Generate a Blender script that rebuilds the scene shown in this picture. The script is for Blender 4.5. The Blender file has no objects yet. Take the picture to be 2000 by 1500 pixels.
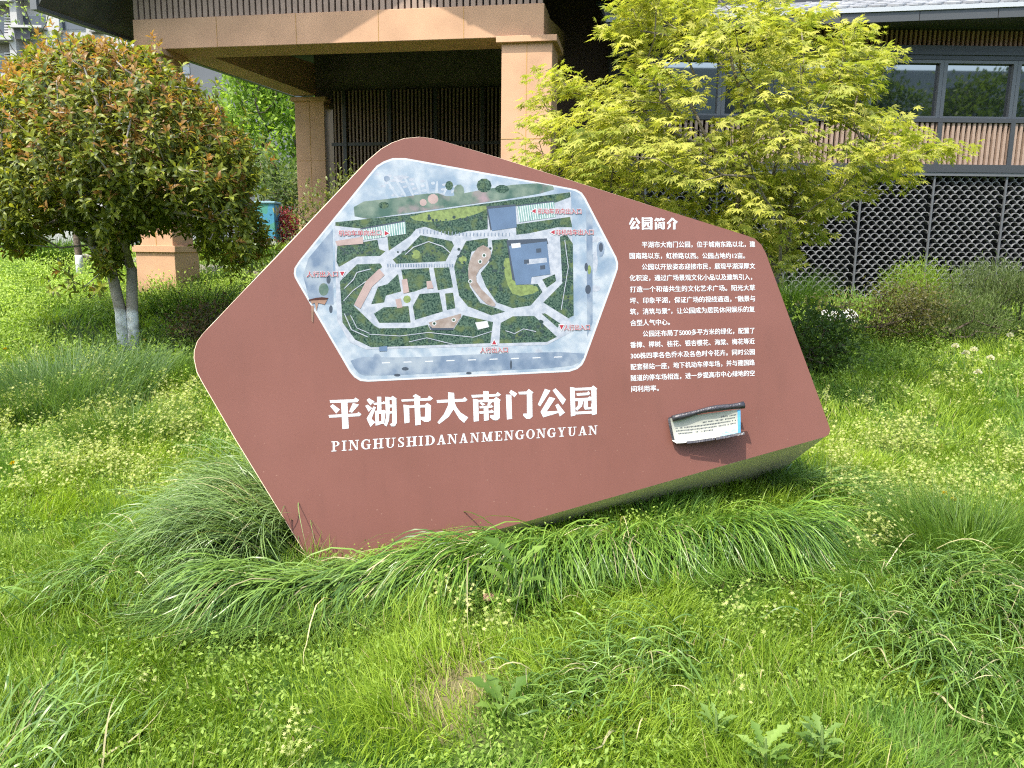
import bpy, bmesh, math, random
import numpy as np
from mathutils import Vector, Matrix

# ------------------------------------------------------------------ camera, world, sun
SC = bpy.context.scene
COL = SC.collection
R_ = math.radians
CAM = np.array([0, 0, 1.5]); PITCH = R_(10.0); ROLL = R_(0.65); FPX = 1500.0
cam_data = bpy.data.cameras.new("camera"); cam = bpy.data.objects.new("camera", cam_data); COL.objects.link(cam)
cam_data.sensor_width = 36; cam_data.lens = 27.0; cam_data.clip_end = 1000; cam_data.clip_start = 0.05
cam.matrix_world = Matrix.Translation((0, 0, 1.5)) @ Matrix.Rotation(R_(90) - PITCH, 4, 'X') @ Matrix.Rotation(ROLL, 4, 'Z')
SC.camera = cam
SUN = np.array([-0.30, -0.40, 0.866]); SUN = SUN / np.linalg.norm(SUN)
world = bpy.data.worlds.new("World"); SC.world = world; world.use_nodes = True
wn = world.node_tree; bg = wn.nodes["Background"]
sky = wn.nodes.new("ShaderNodeTexSky"); sky.sky_type = 'NISHITA'; sky.sun_disc = False
sky.sun_elevation = math.asin(SUN[2]); sky.sun_rotation = math.atan2(SUN[0], SUN[1])
sky.air_density = 1.3; sky.dust_density = 2.5
wn.links.new(sky.outputs[0], bg.inputs[0]); bg.inputs[1].default_value = 0.15
ld = bpy.data.lights.new("sun", 'SUN'); ld.energy = 2.15; ld.angle = R_(0.6); ld.color = (1.0, 0.95, 0.86)
sun = bpy.data.objects.new("sun", ld); COL.objects.link(sun)
sun.rotation_euler = Vector(SUN).to_track_quat('Z', 'Y').to_euler(); sun.location = (0, -10, 20)
SC.view_settings.view_transform = 'Standard'; SC.view_settings.look = 'None'
SC.view_settings.gamma = 1; SC.view_settings.exposure = 1.86
SC.render.engine = 'CYCLES'
SC.cycles.use_denoising = False; SC.cycles.denoiser = 'OPENIMAGEDENOISE'; SC.cycles.denoising_input_passes = 'RGB_ALBEDO_NORMAL'; SC.cycles.denoising_prefilter = 'ACCURATE'; SC.cycles.pixel_filter_type = 'BLACKMAN_HARRIS'; SC.cycles.filter_width = 1.15; SC.cycles.sample_clamp_indirect = 6
SC.cycles.max_bounces = 6; SC.cycles.transparent_max_bounces = 4

rng = np.random.default_rng(7); random.seed(7)

# ------------------------------------------------------------------ sight lines: a photo pixel at a chosen distance
_f = np.array([0, math.cos(PITCH), -math.sin(PITCH)]); _r = np.array([1., 0, 0]); _u = np.cross(_r, _f)
_r2 = math.cos(ROLL) * _r + math.sin(ROLL) * _u; _u2 = -math.sin(ROLL) * _r + math.cos(ROLL) * _u
def ray(x, y): return _f + (x - 1000) / FPX * _r2 - (y - 750) / FPX * _u2
def atY(x, y, Y):
    d = ray(x, y); return CAM + d * (Y / d[1])
def atZ(x, y, z):
    d = ray(x, y); return CAM + d * ((z - 1.5) / d[2])
def onplane(x, y, p, n):
    d = ray(x, y); return CAM + d * (np.dot(np.array(p) - CAM, n) / np.dot(d, n))
def sstep(a, b, t):
    t = np.clip((t - a) / (b - a), 0, 1); return t * t * (3 - 2 * t)
def _hash(i, j, s): 
    v = np.sin(i * 127.1 + j * 311.7 + s * 74.7) * 43758.5453
    return v - np.floor(v)
def vnoise(x, y, s=0):
    x = np.asarray(x, float); y = np.asarray(y, float)
    i = np.floor(x); j = np.floor(y); fx = x - i; fy = y - j
    fx = fx * fx * (3 - 2 * fx); fy = fy * fy * (3 - 2 * fy)
    return ((_hash(i, j, s) * (1 - fx) + _hash(i + 1, j, s) * fx) * (1 - fy)
            + (_hash(i, j + 1, s) * (1 - fx) + _hash(i + 1, j + 1, s) * fx) * fy)
def ground_z(x, y):
    x = np.asarray(x, float); y = np.asarray(y, float)
    return 0.95 * sstep(4.5, 12.5, y) + 0.5 * sstep(10.5, 15.5, y) * sstep(-1.5, -4.0, x) + 0.05 * (vnoise(x * 1.3, y * 1.3, 3) - .5) * sstep(30, 10, y) 
def ground_hit(x, y):
    d = ray(x, y); t = 0.5
    for k in range(4000):
        p = CAM + d * t
        if p[2] < float(ground_z(p[0], p[1])): return p
        t += 0.01
    return p

def inside(poly, x, y):
    p = np.asarray(poly, float); r = np.zeros(len(x), bool); j = len(p) - 1
    for i in range(len(p)):
        c = ((p[i, 1] > y) != (p[j, 1] > y)) & (x < (p[j, 0] - p[i, 0]) * (y - p[i, 1]) / (p[j, 1] - p[i, 1] + 1e-12) + p[i, 0]); r ^= c; j = i
    return r
# ------------------------------------------------------------------ materials
def new_mat(name):
    m = bpy.data.materials.new(name); m.use_nodes = True
    nt = m.node_tree; b = nt.nodes["Principled BSDF"]
    return m, nt, b
def mat(name, col, rough=.6, spec=.4, metal=0, noise=0, nscale=20, bump=0, bscale=60, detail=4):
    m, nt, b = new_mat(name)
    b.inputs["Roughness"].default_value = rough; b.inputs["Metallic"].default_value = metal
    b.inputs["Specular IOR Level"].default_value = spec
    b.inputs["Base Color"].default_value = (*col, 1)
    tc = nt.nodes.new("ShaderNodeTexCoord")
    if noise:
        n = nt.nodes.new("ShaderNodeTexNoise"); n.inputs["Scale"].default_value = nscale; n.inputs["Detail"].default_value = detail
        r = nt.nodes.new("ShaderNodeValToRGB")
        r.color_ramp.elements[0].position = .3; r.color_ramp.elements[1].position = .7
        r.color_ramp.elements[0].color = (*[c * (1 - noise) for c in col], 1)
        r.color_ramp.elements[1].color = (*[min(1, c * (1 + noise)) for c in col], 1)
        nt.links.new(tc.outputs["Object"], n.inputs["Vector"]); nt.links.new(n.outputs[0], r.inputs[0]); nt.links.new(r.outputs[0], b.inputs["Base Color"])
    if bump:
        n2 = nt.nodes.new("ShaderNodeTexNoise"); n2.inputs["Scale"].default_value = bscale; n2.inputs["Detail"].default_value = 3
        bp = nt.nodes.new("ShaderNodeBump"); bp.inputs["Strength"].default_value = bump; bp.inputs["Distance"].default_value = .01
        nt.links.new(tc.outputs["Object"], n2.inputs["Vector"]); nt.links.new(n2.outputs[0], bp.inputs["Height"]); nt.links.new(bp.outputs[0], b.inputs["Normal"])
    return m
def leaf_mat(name, rough=.45, spec=.4, trans=.4, tgain=(1.5, 1.5, .9)):
    """leaf colour comes from each leaf's own 'tint' attribute; part of the light passes through the leaf"""
    m, nt, b = new_mat(name)
    a = nt.nodes.new("ShaderNodeAttribute"); a.attribute_name = "tint"
    nt.links.new(a.outputs["Color"], b.inputs["Base Color"])
    b.inputs["Roughness"].default_value = rough; b.inputs["Specular IOR Level"].default_value = spec
    t = nt.nodes.new("ShaderNodeBsdfTranslucent")
    mul = nt.nodes.new("ShaderNodeMix"); mul.data_type = 'RGBA'; mul.blend_type = 'MULTIPLY'; mul.inputs[0].default_value = 1
    nt.links.new(a.outputs["Color"], mul.inputs[6]); mul.inputs[7].default_value = (*tgain, 1)
    nt.links.new(mul.outputs[2], t.inputs[0])
    mx = nt.nodes.new("ShaderNodeMixShader"); mx.inputs[0].default_value = trans
    out = nt.nodes["Material Output"]
    nt.links.new(b.outputs[0], mx.inputs[1]); nt.links.new(t.outputs[0], mx.inputs[2]); nt.links.new(mx.outputs[0], out.inputs[0])
    return m

M = {}
M['grass'] = leaf_mat("grass_blade", .42, .22, .36, (1.5, 1.6, .6))
M['leaf'] = leaf_mat("soft_leaf", .55, .2, .42, (1.4, 1.5, .7))
M['gloss'] = leaf_mat("glossy_leaf", .40, .28, .44, (1.5, 1.4, .7))
M['bark'] = mat("bark", (.11, .085, .065), .9, .2, 0, .45, 25, .6, 60)
M['stone_clad'] = mat("orange_stone_cladding", (.45, .268, .160), .75, .2, 0, .13, 2.2, .04, 160, 8)
M['dark_metal'] = mat("dark_metal", (.035, .037, .04), .5, .4)
M['mid_metal'] = mat("grey_metal", (.09, .092, .095), .45, .5)
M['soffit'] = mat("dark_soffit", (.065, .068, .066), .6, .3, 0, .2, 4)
M['silver'] = mat("silver_gutter", (.36, .37, .38), .4, .5)
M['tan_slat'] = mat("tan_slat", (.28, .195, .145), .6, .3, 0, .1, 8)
M['brown_slat'] = mat("brown_slat", (.30, .17, .11), .6, .3, 0, .1, 8)
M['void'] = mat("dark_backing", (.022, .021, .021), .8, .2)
M['tile_scale'] = mat("grey_roof_tile", (.15, .15, .15), .7, .3, 0, .35, 9)
M['white'] = mat("white_paint", (.8, .8, .8), .6, .3)

# ------------------------------------------------------------------ mesh helpers
def link(name, me, parent=None):
    o = bpy.data.objects.new(name, me); COL.objects.link(o)
    if parent: o.parent = parent
    return o
def tag(o, label=None, cat=None, group=None, kind=None):
    for k, v in (("label", label), ("category", cat), ("group", group), ("kind", kind)):
        if v: o[k] = v
    return o
def thing(name, label, cat, loc=(0, 0, 0), group=None):
    o = bpy.data.objects.new(name, None); COL.objects.link(o); o.location = loc
    o.empty_display_size = .2
    return tag(o, label, cat, group)
def np_mesh(name, V, F, mats, tint=None, smooth=False, midx=None):
    """V (n,3); F list of (k,m) index arrays of equal-sided faces"""
    me = bpy.data.meshes.new(name)
    V = np.ascontiguousarray(V, dtype=np.float32)
    me.vertices.add(len(V)); me.vertices.foreach_set("co", V.ravel())
    F = [np.asarray(f, dtype=np.int32) for f in F if len(f)]
    loops = np.concatenate([f.ravel() for f in F]); cnt = np.concatenate([np.full(len(f), f.shape[1], dtype=np.int32) for f in F])
    st = np.concatenate([[0], np.cumsum(cnt)[:-1]]).astype(np.int32)
    me.loops.add(len(loops)); me.loops.foreach_set("vertex_index", loops)
    me.polygons.add(len(cnt)); me.polygons.foreach_set("loop_start", st)
    if midx is not None: me.polygons.foreach_set("material_index", np.asarray(midx, dtype=np.int32))
    me.update(calc_edges=True)
    for m in (mats if isinstance(mats, (list, tuple)) else [mats]): me.materials.append(m)
    if tint is not None:
        a = me.attributes.new("tint", 'FLOAT_COLOR', 'POINT')
        c = np.ones((len(V), 4), dtype=np.float32); c[:, :3] = tint
        a.data.foreach_set("color", c.ravel())
    if smooth: me.polygons.foreach_set("use_smooth", np.ones(len(cnt), dtype=bool))
    return me
class MB:
    """collects simple solids into one mesh"""
    def __init__(s): s.v = []; s.f = []; s.m = []
    def add(s, vs, fs, mi=0):
        o = len(s.v); s.v += [tuple(map(float, v)) for v in vs]; s.f += [tuple(i + o for i in f) for f in fs]; s.m += [mi] * len(fs)
    def hexa(s, p, mi=0):   # 8 points: bottom 4 then top 4
        s.add(p, [(3, 2, 1, 0), (4, 5, 6, 7), (0, 1, 5, 4), (1, 2, 6, 5), (2, 3, 7, 6), (3, 0, 4, 7)], mi)
    def box(s, x0, x1, y0, y1, z0, z1, mi=0, T=None):
        p = [(x0, y0, z0), (x1, y0, z0), (x1, y1, z0), (x0, y1, z0), (x0, y0, z1), (x1, y0, z1), (x1, y1, z1), (x0, y1, z1)]
        if T: p = [T(*q) for q in p]
        s.hexa(p, mi)
    def tube(s, pts, rad, n=7, mi=0, cap=True):
        pts = [np.array(p, float) for p in pts]; rad = rad if hasattr(rad, '__len__') else [rad] * len(pts)
        rings = []; ref = np.array([.31, .17, .93])
        for i, p in enumerate(pts):
            t = pts[min(i + 1, len(pts) - 1)] - pts[max(i - 1, 0)]; t = t / (np.linalg.norm(t) + 1e-9)
            a = np.cross(t, ref)
            if np.linalg.norm(a) < .1: a = np.cross(t, [1, 0, 0])
            a /= np.linalg.norm(a); b = np.cross(t, a)
            rings.append([p + rad[i] * (math.cos(k * 2 * math.pi / n) * a + math.sin(k * 2 * math.pi / n) * b) for k in range(n)])
        vs = [q for r in rings for q in r]; fs = []
        for i in range(len(pts) - 1):
            for k in range(n):
                fs.append((i * n + k, i * n + (k + 1) % n, (i + 1) * n + (k + 1) % n, (i + 1) * n + k))
        if cap: fs += [tuple(range(n))[::-1], tuple((len(pts) - 1) * n + k for k in range(n))]
        s.add(vs, fs, mi)
    def build(s, name, mats, parent=None, smooth=False, bevel=0):
        me = bpy.data.meshes.new(name); me.from_pydata(s.v, [], s.f)
        mats = mats if isinstance(mats, (list, tuple)) else [mats]
        for m in mats: me.materials.append(m)
        me.polygons.foreach_set("material_index", s.m)
        bm = bmesh.new(); bm.from_mesh(me); bmesh.ops.recalc_face_normals(bm, faces=bm.faces)
        if bevel: bmesh.ops.bevel(bm, geom=bm.edges[:], offset=bevel, segments=1, affect='EDGES', clamp_overlap=True)
        bm.to_mesh(me); bm.free()
        if smooth: me.polygons.foreach_set("use_smooth", [True] * len(me.polygons))
        me.update()
        return link(name, me, parent)
def unit(a): return a / (np.linalg.norm(a, axis=-1, keepdims=True) + 1e-9)

# ================================================================== SETTING: ground and path
def build_ground():
    xs = np.concatenate([np.linspace(-150, -22, 9), np.linspace(-20, 20, 161), np.linspace(22, 150, 9)])
    ys = np.concatenate([np.linspace(-60, -2, 8), np.linspace(-1, 20, 106), np.linspace(22, 220, 14)])
    X, Y = np.meshgrid(xs, ys); V = np.stack([X, Y, ground_z(X, Y)], -1).reshape(-1, 3)
    nx, ny = len(xs), len(ys); i = np.arange(ny - 1)[:, None] * nx + np.arange(nx - 1)[None]
    F = np.stack([i, i + 1, i + 1 + nx, i + nx], -1).reshape(-1, 4)
    m, nt, b = new_mat("lawn_soil"); b.inputs["Roughness"].default_value = .95; b.inputs["Specular IOR Level"].default_value = .1
    tc = nt.nodes.new("ShaderNodeTexCoord"); n = nt.nodes.new("ShaderNodeTexNoise"); n.inputs["Scale"].default_value = 2.2; n.inputs["Detail"].default_value = 9
    n.inputs["Roughness"].default_value = .7
    r = nt.nodes.new("ShaderNodeValToRGB"); e = r.color_ramp.elements
    e[0].position = .35; e[0].color = (.02, .045, .006, 1); e[1].position = .72; e[1].color = (.085, .095, .03, 1)
    q = e.new(.5); q.color = (.04, .08, .01, 1)
    nt.links.new(tc.outputs["Object"], n.inputs["Vector"]); nt.links.new(n.outputs[0], r.inputs[0]); nt.links.new(r.outputs[0], b.inputs["Base Color"])
    mp = nt.nodes.new("ShaderNodeMapping"); mp.inputs["Location"].default_value = (.17 / .17, -2.42 / .26, 0); mp.inputs["Scale"].default_value = (1 / .17, 1 / .26, 0)
    ln = nt.nodes.new("ShaderNodeVectorMath"); ln.operation = 'LENGTH'; n4 = nt.nodes.new("ShaderNodeTexNoise"); n4.inputs["Scale"].default_value = 14; n4.inputs["Detail"].default_value = 6
    ad = nt.nodes.new("ShaderNodeMath"); ad.operation = 'ADD'; mr = nt.nodes.new("ShaderNodeMapRange"); mr.inputs[1].default_value = 1.75; mr.inputs[2].default_value = 1.15
    mx = nt.nodes.new("ShaderNodeMix"); mx.data_type = 'RGBA'; mx.inputs[7].default_value = (.13, .11, .055, 1); K = nt.links.new
    K(tc.outputs["Object"], mp.inputs[0]); K(mp.outputs[0], ln.inputs[0]); K(tc.outputs["Object"], n4.inputs["Vector"]); K(ln.outputs["Value"], ad.inputs[0]); K(n4.outputs[0], ad.inputs[1]); K(ad.outputs[0], mr.inputs[0])
    K(mr.outputs[0], mx.inputs[0]); K(r.outputs[0], mx.inputs[6]); K(mx.outputs[2], b.inputs["Base Color"])
    o = link("ground", np_mesh("ground", V, [F], m, smooth=True)); tag(o, "grassy park ground rising gently to the building", None, None, "structure")
    # pale paved path leading to the pavilion
    pts = [(-7.5, 13.4), (-4.6, 12.4), (-2.6, 11.75), (-0.9, 11.4)]
    V = []; F = []
    for k, (x, y) in enumerate(pts):
        z = float(ground_z(x, y)) + .06
        V += [(x, y - .45, z), (x, y + .45, z), (x, y - .45, z - .15), (x, y + .45, z - .15)]
        if k: a = 4 * (k - 1); b_ = 4 * k; F += [(a, b_, b_ + 1, a + 1), (a + 2, b_ + 2, b_, a), (a + 1, b_ + 1, b_ + 3, a + 3)]
    me = bpy.data.meshes.new("path"); me.from_pydata(V, [], F); me.materials.append(mat("pale_paving", (.28, .24, .2), .85, .2, 0, .15, 6))
    tag(link("path", me), "pale stone path leading to the pavilion", None, None, "structure")
build_ground()

# ================================================================== BUILDING
def build_building():
    B = thing("park_building", "low park building with orange stone portico, grey tiled roof and fish scale tile screens", "building", (0, 0, 0))
    # ---- portico, in its own axes: u along the front (right), v depth
    A = R_(9.5); P0 = np.array([atY(978, 300, 10.0)[0], 10.0]); du = np.array([math.cos(A), -math.sin(A)]); dv = np.array([math.sin(A), math.cos(A)])
    def T(u, v, z):
        p = P0 + u * du + v * dv; return (p[0], p[1], z)
    def uv(x, y, v):
        p0 = T(0, v, 0); q = onplane(x, y, p0, np.array([dv[0], dv[1], 0])); d = q[:2] - np.array(p0[:2]); return float(d @ du), float(q[2])
    gz = .3
    zb = uv(640, 84, 0)[1]; zt = uv(640, 22, 0)[1]
    uL = uv(258, 60, 0)[0]; uR = uv(1062, 60, 0)[0]
    wR = uv(1075, 300, 0)[0]; wL0 = uv(246, 95, 0)[0]; wL1 = uv(313, 95, 0)[0]
    st = M['stone_clad']; joint = mat("ochre_joint", (.38, .22, .07), .8, .2)
    def column(u0, u1, v0, dep, top, plinth_h=None):
        m = MB(); m.box(u0, u1, v0, v0 + dep, gz, top - .001, 0, T)
        c = m.build("column", st, B, bevel=.006)
        k = MB(); k.box(u0 - .06, u1 + .06, v0 - .06, v0 + dep + .06, top - .075, top - .002, 0, T); k.build("capital", st, c, bevel=.004)
        if plinth_h:
            k = MB(); k.box(u0 - .045, u1 + .045, v0 - .045, v0 + dep + .045, gz, plinth_h - .09, 0, T)
            k.box(u0 - .075, u1 + .075, v0 - .075, v0 + dep + .075, plinth_h - .09, plinth_h, 0, T); k.build("plinth", st, c, bevel=.004)
        j = MB(); uc = (u0 + u1) / 2
        j.box(uc - .004, uc + .004, v0 - .003, v0 - .0005, plinth_h or gz, top - .08, 0, T)
        zj = top - 1.2
        while zj > 1.2: j.box(u0, u1, v0 - .004, v0 - .001, zj - .003, zj + .003, 0, T); zj -= 1.2
        j.build("stone_joint", joint, c)
        return c
    column(0, wR, 0, .62, zb, 1.25)
    column(wL0, wL1, 0, .5, zb, uv(330, 480, 0)[1])
    vb = 5.05
    r0 = uv(577, 250, vb)[0]; r1 = uv(634, 250, vb)[0]; column(r0, r1, vb, .6, uv(600, 190, vb)[1], None)
    zrb = uv(600, 190, vb)[1]
    m = MB(); m.box(uL, uR, 0.02, .55, zb, zt, 0, T); o = m.build("front_beam", st, B, bevel=.006)
    for k in range(1, 5):
        j = MB(); uu = uL + (uR - uL) * k / 5 + .1; j.box(uu - .003, uu + .003, .016, .019, zb + .002, zt - .002, 0, T); j.build("stone_joint", joint, o)
    # side beams, running back
    for (a, b, c, d) in ((wL1 - .05, wL1 + .40, r0 + .0, r0 + .45), (uR - .48, uR - .02, uR - .3, uR + .16)):
        m = MB(); z1 = zb + .02; p = [T(a, .552, z1), T(b, .552, z1), T(d, vb - .001, zrb + .03), T(c, vb - .001, zrb + .03), T(a, .552, zt - .01), T(b, .552, zt - .01), T(d, vb - .001, zrb + .62), T(c, vb - .001, zrb + .62)]
        m.hexa(p); m.build("side_beam", st, B)
    # rear slatted wall and ceiling
    zw = uv(800, 172, vb)[1]
    m = MB(); u = r1 + .16
    while u < uR + .5: m.box(u, u + .035, vb + .1, vb + .16, 1.0, zw, 0, T); u += .075
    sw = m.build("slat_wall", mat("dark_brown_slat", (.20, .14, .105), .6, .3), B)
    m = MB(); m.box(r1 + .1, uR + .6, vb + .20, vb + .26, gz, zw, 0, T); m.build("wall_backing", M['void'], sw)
    m = MB()
    zr = uv(720, 280, vb)[1]; m.box(r1 + .1, uR + .55, vb + .085, vb + .098, zr - .03, zr + .03, 0, T)
    for k in range(6): m.box(r1 + .35 + k * .92, r1 + .42 + k * .92, vb + .06, vb + .084, gz, zw, 0, T)
    m.build("rail", M['dark_metal'], sw)
    # gabled roof with deep overhang, ridge running back
    rise = math.tan(R_(27)); best = None
    for k in range(200):
        ov = .6 + k * .01; ua, za = uv(735, 22, 0.02); lc = uv(75, 11, -ov); e = abs(lc[1] + rise * (ua - lc[0]) - (za + (ov + .02) * SUN[2] / -SUN[1]))
        if best is None or e < best[0]: best = (e, ov, ua, lc)
    _, ov, ua, (uc, zc) = best; zap = zc + rise * (ua - uc); ur = 2 * ua - uc
    prof = [(uc, zc), (uL - .12, zt + .62), (ua - 1.15, zap - 1.15 * rise), (ua, zap), (ua + 1.15, zap - 1.15 * rise), (2 * ua - uL + .12, zt + .62), (ur, zc)]
    roofz = lambda u: float(np.interp(u, [p[0] for p in prof], [p[1] for p in prof]))
    m = MB(); V = []
    for k, (u, z) in enumerate(prof): zz = z + (.34 if k in (0, 6) else .1); V += [T(u, -ov, z), T(u, 7.0, zz), T(u, 7.0, zz + .24), T(u, -ov, z + .24)]
    F = []
    for k in range(len(prof) - 1):
        a = 4 * k; b = a + 4; F += [(a, b, b + 1, a + 1), (a + 1, b + 1, b + 2, a + 2), (a + 2, b + 2, b + 3, a + 3), (a + 3, b + 3, b, a)]
    F += [(0, 1, 2, 3), (len(V) - 1, len(V) - 2, len(V) - 3, len(V) - 4)]
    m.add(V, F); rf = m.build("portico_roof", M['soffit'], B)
    m = MB(); m.hexa([T(u_, v_, z_) for u_, v_, z_ in ((uc - .09, -ov - .03, zc - .05), (uc - .002, -ov - .03, zc - .05), (uc - .002, 6.9, zc + .29), (uc - .09, 6.9, zc + .29), (uc - .09, -ov - .03, zc + .26), (uc - .002, -ov - .03, zc + .26), (uc - .002, 6.9, zc + .6), (uc - .09, 6.9, zc + .6))]); m.build("eave_board", M['mid_metal'], rf)
    m = MB(); m.hexa([T(u_, v_, z_) for u_, v_, z_ in ((ur + .002, -ov - .03, zc - .05), (ur + .09, -ov - .03, zc - .05), (ur + .09, 6.9, zc + .29), (ur + .002, 6.9, zc + .29), (ur + .002, -ov - .03, zc + .26), (ur + .09, -ov - .03, zc + .26), (ur + .09, 6.9, zc + .6), (ur + .002, 6.9, zc + .6))]); m.build("eave_board", M['mid_metal'], rf)
    for u0 in np.arange(uc + .5, ur - .3, .85):    # purlins under the roof
        m = MB(); z0 = roofz(u0) - .085; m.box(u0 - .04, u0 + .04, -ov + .05, -.02, z0 - .02, z0 + .02, 0, T); m.build("purlin", M['dark_metal'], rf)
    # slat frieze over the front beam, cut to the roof
    m = MB(); u = uL + .02; fz = zt + .002
    while u < uR - .06:
        h = min(fz + 1.7, roofz(u) - .05, roofz(u + .058) - .05)
        if h > fz + .05: m.box(u, u + .058, .03, .10, fz, h, 0, T)
        u += .083
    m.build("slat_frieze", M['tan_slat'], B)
    m = MB(); n = 30
    for k in range(n):
        u0 = uL + .02 + (uR - uL - .04) * k / n; u1 = uL + .02 + (uR - uL - .04) * (k + 1) / n; h0 = min(fz + 1.7, min(roofz(u0), roofz(u1)) - .04)
        if h0 > fz + .05: m.box(u0, u1, .102, .14, fz, h0, 0, T)
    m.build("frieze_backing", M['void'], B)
    m = MB(); n = 24; ua0, ub0 = r1 - .3, uR + .9
    for k in range(n):
        p0 = ua0 + (ub0 - ua0) * k / n; p1 = ua0 + (ub0 - ua0) * (k + 1) / n; m.hexa([T(p0, vb + .27, zw - .3), T(p1, vb + .27, zw - .3), T(p1, vb + .4, zw - .3), T(p0, vb + .4, zw - .3), T(p0, vb + .27, roofz(p0) + .12), T(p1, vb + .27, roofz(p1) + .12), T(p1, vb + .4, roofz(p1) + .12), T(p0, vb + .4, roofz(p0) + .12)])
    m.build("upper_wall", mat("grey_brown_render", (.14, .125, .105), .8, .2, 0, .2, 2), B)
    sb = uv(1180, 108, 2.2); st_ = uv(1180, 62, 2.2)
    m = MB(); m.box(uR + .12, ur + .6, 2.2, 5.2, sb[1], st_[1], 0, T); m.build("soffit_slab", mat("grey_render", (.10, .098, .082), .8, .2, 0, .2, 3), B)

    # ---- right wing, facing the camera
    YW = 11.0; X0 = 1.3; X1 = 9.6
    g = lambda y: float(atY(1850, y, YW)[2])
    zs = {k: g(k) for k in (55, 88, 116, 231, 236, 322, 340)}
    z_s0 = .35
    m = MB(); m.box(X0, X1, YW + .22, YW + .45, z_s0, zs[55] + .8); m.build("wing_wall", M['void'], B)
    m = MB(); m.box(-.2, X0 + .3, YW + .9, YW + 1.1, z_s0, zs[55] + .8); m.build("recess_wall", mat("recess_brown", (.06, .04, .03), .8, .2), B)
    m = MB(); m.box(X0, X1, YW + .02, YW + .2, zs[88], zs[116]); m.box(X0, X1, YW + .0, YW + .02, zs[116] + .06, zs[116] + .1)
    m.box(X0, X1, YW - .02, YW + .2, zs[231] - .055, zs[231]); m.box(X0, X1, YW - .06, YW + .2, zs[340] + .02, zs[322]); m.box(X0, X1, YW - .0, YW + .2, zs[55], zs[55] + .6)
    m.build("wall_band", M['dark_metal'], B)
    m = MB(); m.box(X0, X1, YW - .05, YW + .1, zs[340] - .028, zs[340] + .018); m.build("screen_rail", M['mid_metal'], B)
    m = MB(); x = X0 + .02
    while x < X1: m.box(x, x + .03, YW + .1, YW + .16, zs[88] + .002, zs[55] - .002); x += .065
    m.build("eave_slat", M['brown_slat'], B)
    m = MB(); x = X0 + .02
    while x < X1: m.box(x, x + .036, YW + .0, YW + .07, zs[322] + .002, zs[231] - .058); x += .072
    m.build("slat_panel", M['tan_slat'], B)
    m, nt, b = new_mat("dark_window_glass"); glass = m
    b.inputs["Base Color"].default_value = (.008, .010, .011, 1); b.inputs["IOR"].default_value = 2.0; b.inputs["Roughness"].default_value = .02; b.inputs["Specular IOR Level"].default_value = 1.0
    xg = [5.82 + k for k in range(-4, 4)]
    for k, x in enumerate(xg):
        f = MB(); x0, x1 = x + .002, x + .998; z0, z1 = zs[231] + .002, zs[116] - .002; w = .05
        f.box(x0, x0 + w, YW + .03, YW + .13, z0, z1); f.box(x1 - w, x1, YW + .03, YW + .13, z0, z1)
        f.box(x0 + w, x1 - w, YW + .03, YW + .13, z0, z0 + .03); f.box(x0 + w, x1 - w, YW + .03, YW + .13, z1 - .04, z1)
        fr = f.build("window", M['mid_metal'], B)
        p = MB(); p.box(x0 + w + .001, x1 - w - .001, YW + .09, YW + .10, z0 + .031, z1 - .041); p.build("pane", glass, fr)
    for x in xg:
        m = MB(); m.box(x - .03, x + .03, YW - .025, YW - .003, zs[322] + .002, zs[231] - .058); m.build("panel_post", M['dark_metal'], B)
    # fish scale screens of roof tiles: one mesh shared by all panels
    s = MB(); pit = .1235; rz = .0605; ro, ri = .0615, .0525; zb0 = .5; top = zs[340] - .03; nrow = int((top - zb0) / rz)
    for rr in range(nrow + 1):
        z = top - .052 - rr * rz; off = 0 if rr % 2 else pit / 2
        for c in range(9):
            cx = .012 + off + c * pit
            if cx < .03 or cx > .97: continue
            jz = random.uniform(-.003, .003); jy = random.uniform(-.004, .004); n = 7; V = []
            for q in range(n + 1):
                a = math.pi * (.02 + .96 * q / n); ca, sa = math.cos(a), math.sin(a)
                for (rad, yy) in ((ri, 0), (ro, 0), (ro, .1), (ri, .1)): V.append((cx + rad * ca, yy + jy + rr % 2 * .004, z + jz + rad * sa * .9))
            F = []
            for q in range(n):
                a = 4 * q; b_ = a + 4
                F += [(a, a + 1, b_ + 1, b_), (a + 1, a + 2, b_ + 2, b_ + 1), (a + 2, a + 3, b_ + 3, b_ + 2), (a + 3, a, b_, b_ + 3)]
            s.add(V, F)
    first = None
    for x in xg:
        if first is None: first = s.build("tile_screen", M['tile_scale'], B); o = first
        else: o = first.copy(); COL.objects.link(o); o.parent = B
        o.location = (x + .0, YW, 0)
    for x in xg:
        m = MB(); m.box(x - .012, x + .012, YW - .03, YW - .006, .4, zs[340] - .03); m.build("screen_post", M['mid_metal'], B)
    # wing roof with a silver gutter and scalloped shingles
    YE = 10.45
    eL = atY(1260, 40, YE); eR = atY(2000, 12, YE); sl = (eR[2] - eL[2]) / (eR[0] - eL[0])
    xe0, xe1 = 1.15, 10.2; ze = lambda x: eL[2] + sl * (x - eL[0])
    m = MB(); m.hexa([(xe0, YE, ze(xe0)), (xe1, YE, ze(xe1)), (xe1, YE + .1, ze(xe1)), (xe0, YE + .1, ze(xe0)), (xe0, YE, ze(xe0) + .055), (xe1, YE, ze(xe1) + .055), (xe1, YE + .1, ze(xe1) + .055), (xe0, YE + .1, ze(xe0) + .055)])
    gt = m.build("gutter", M['silver'], B)
    m = MB(); x = xe0
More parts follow.
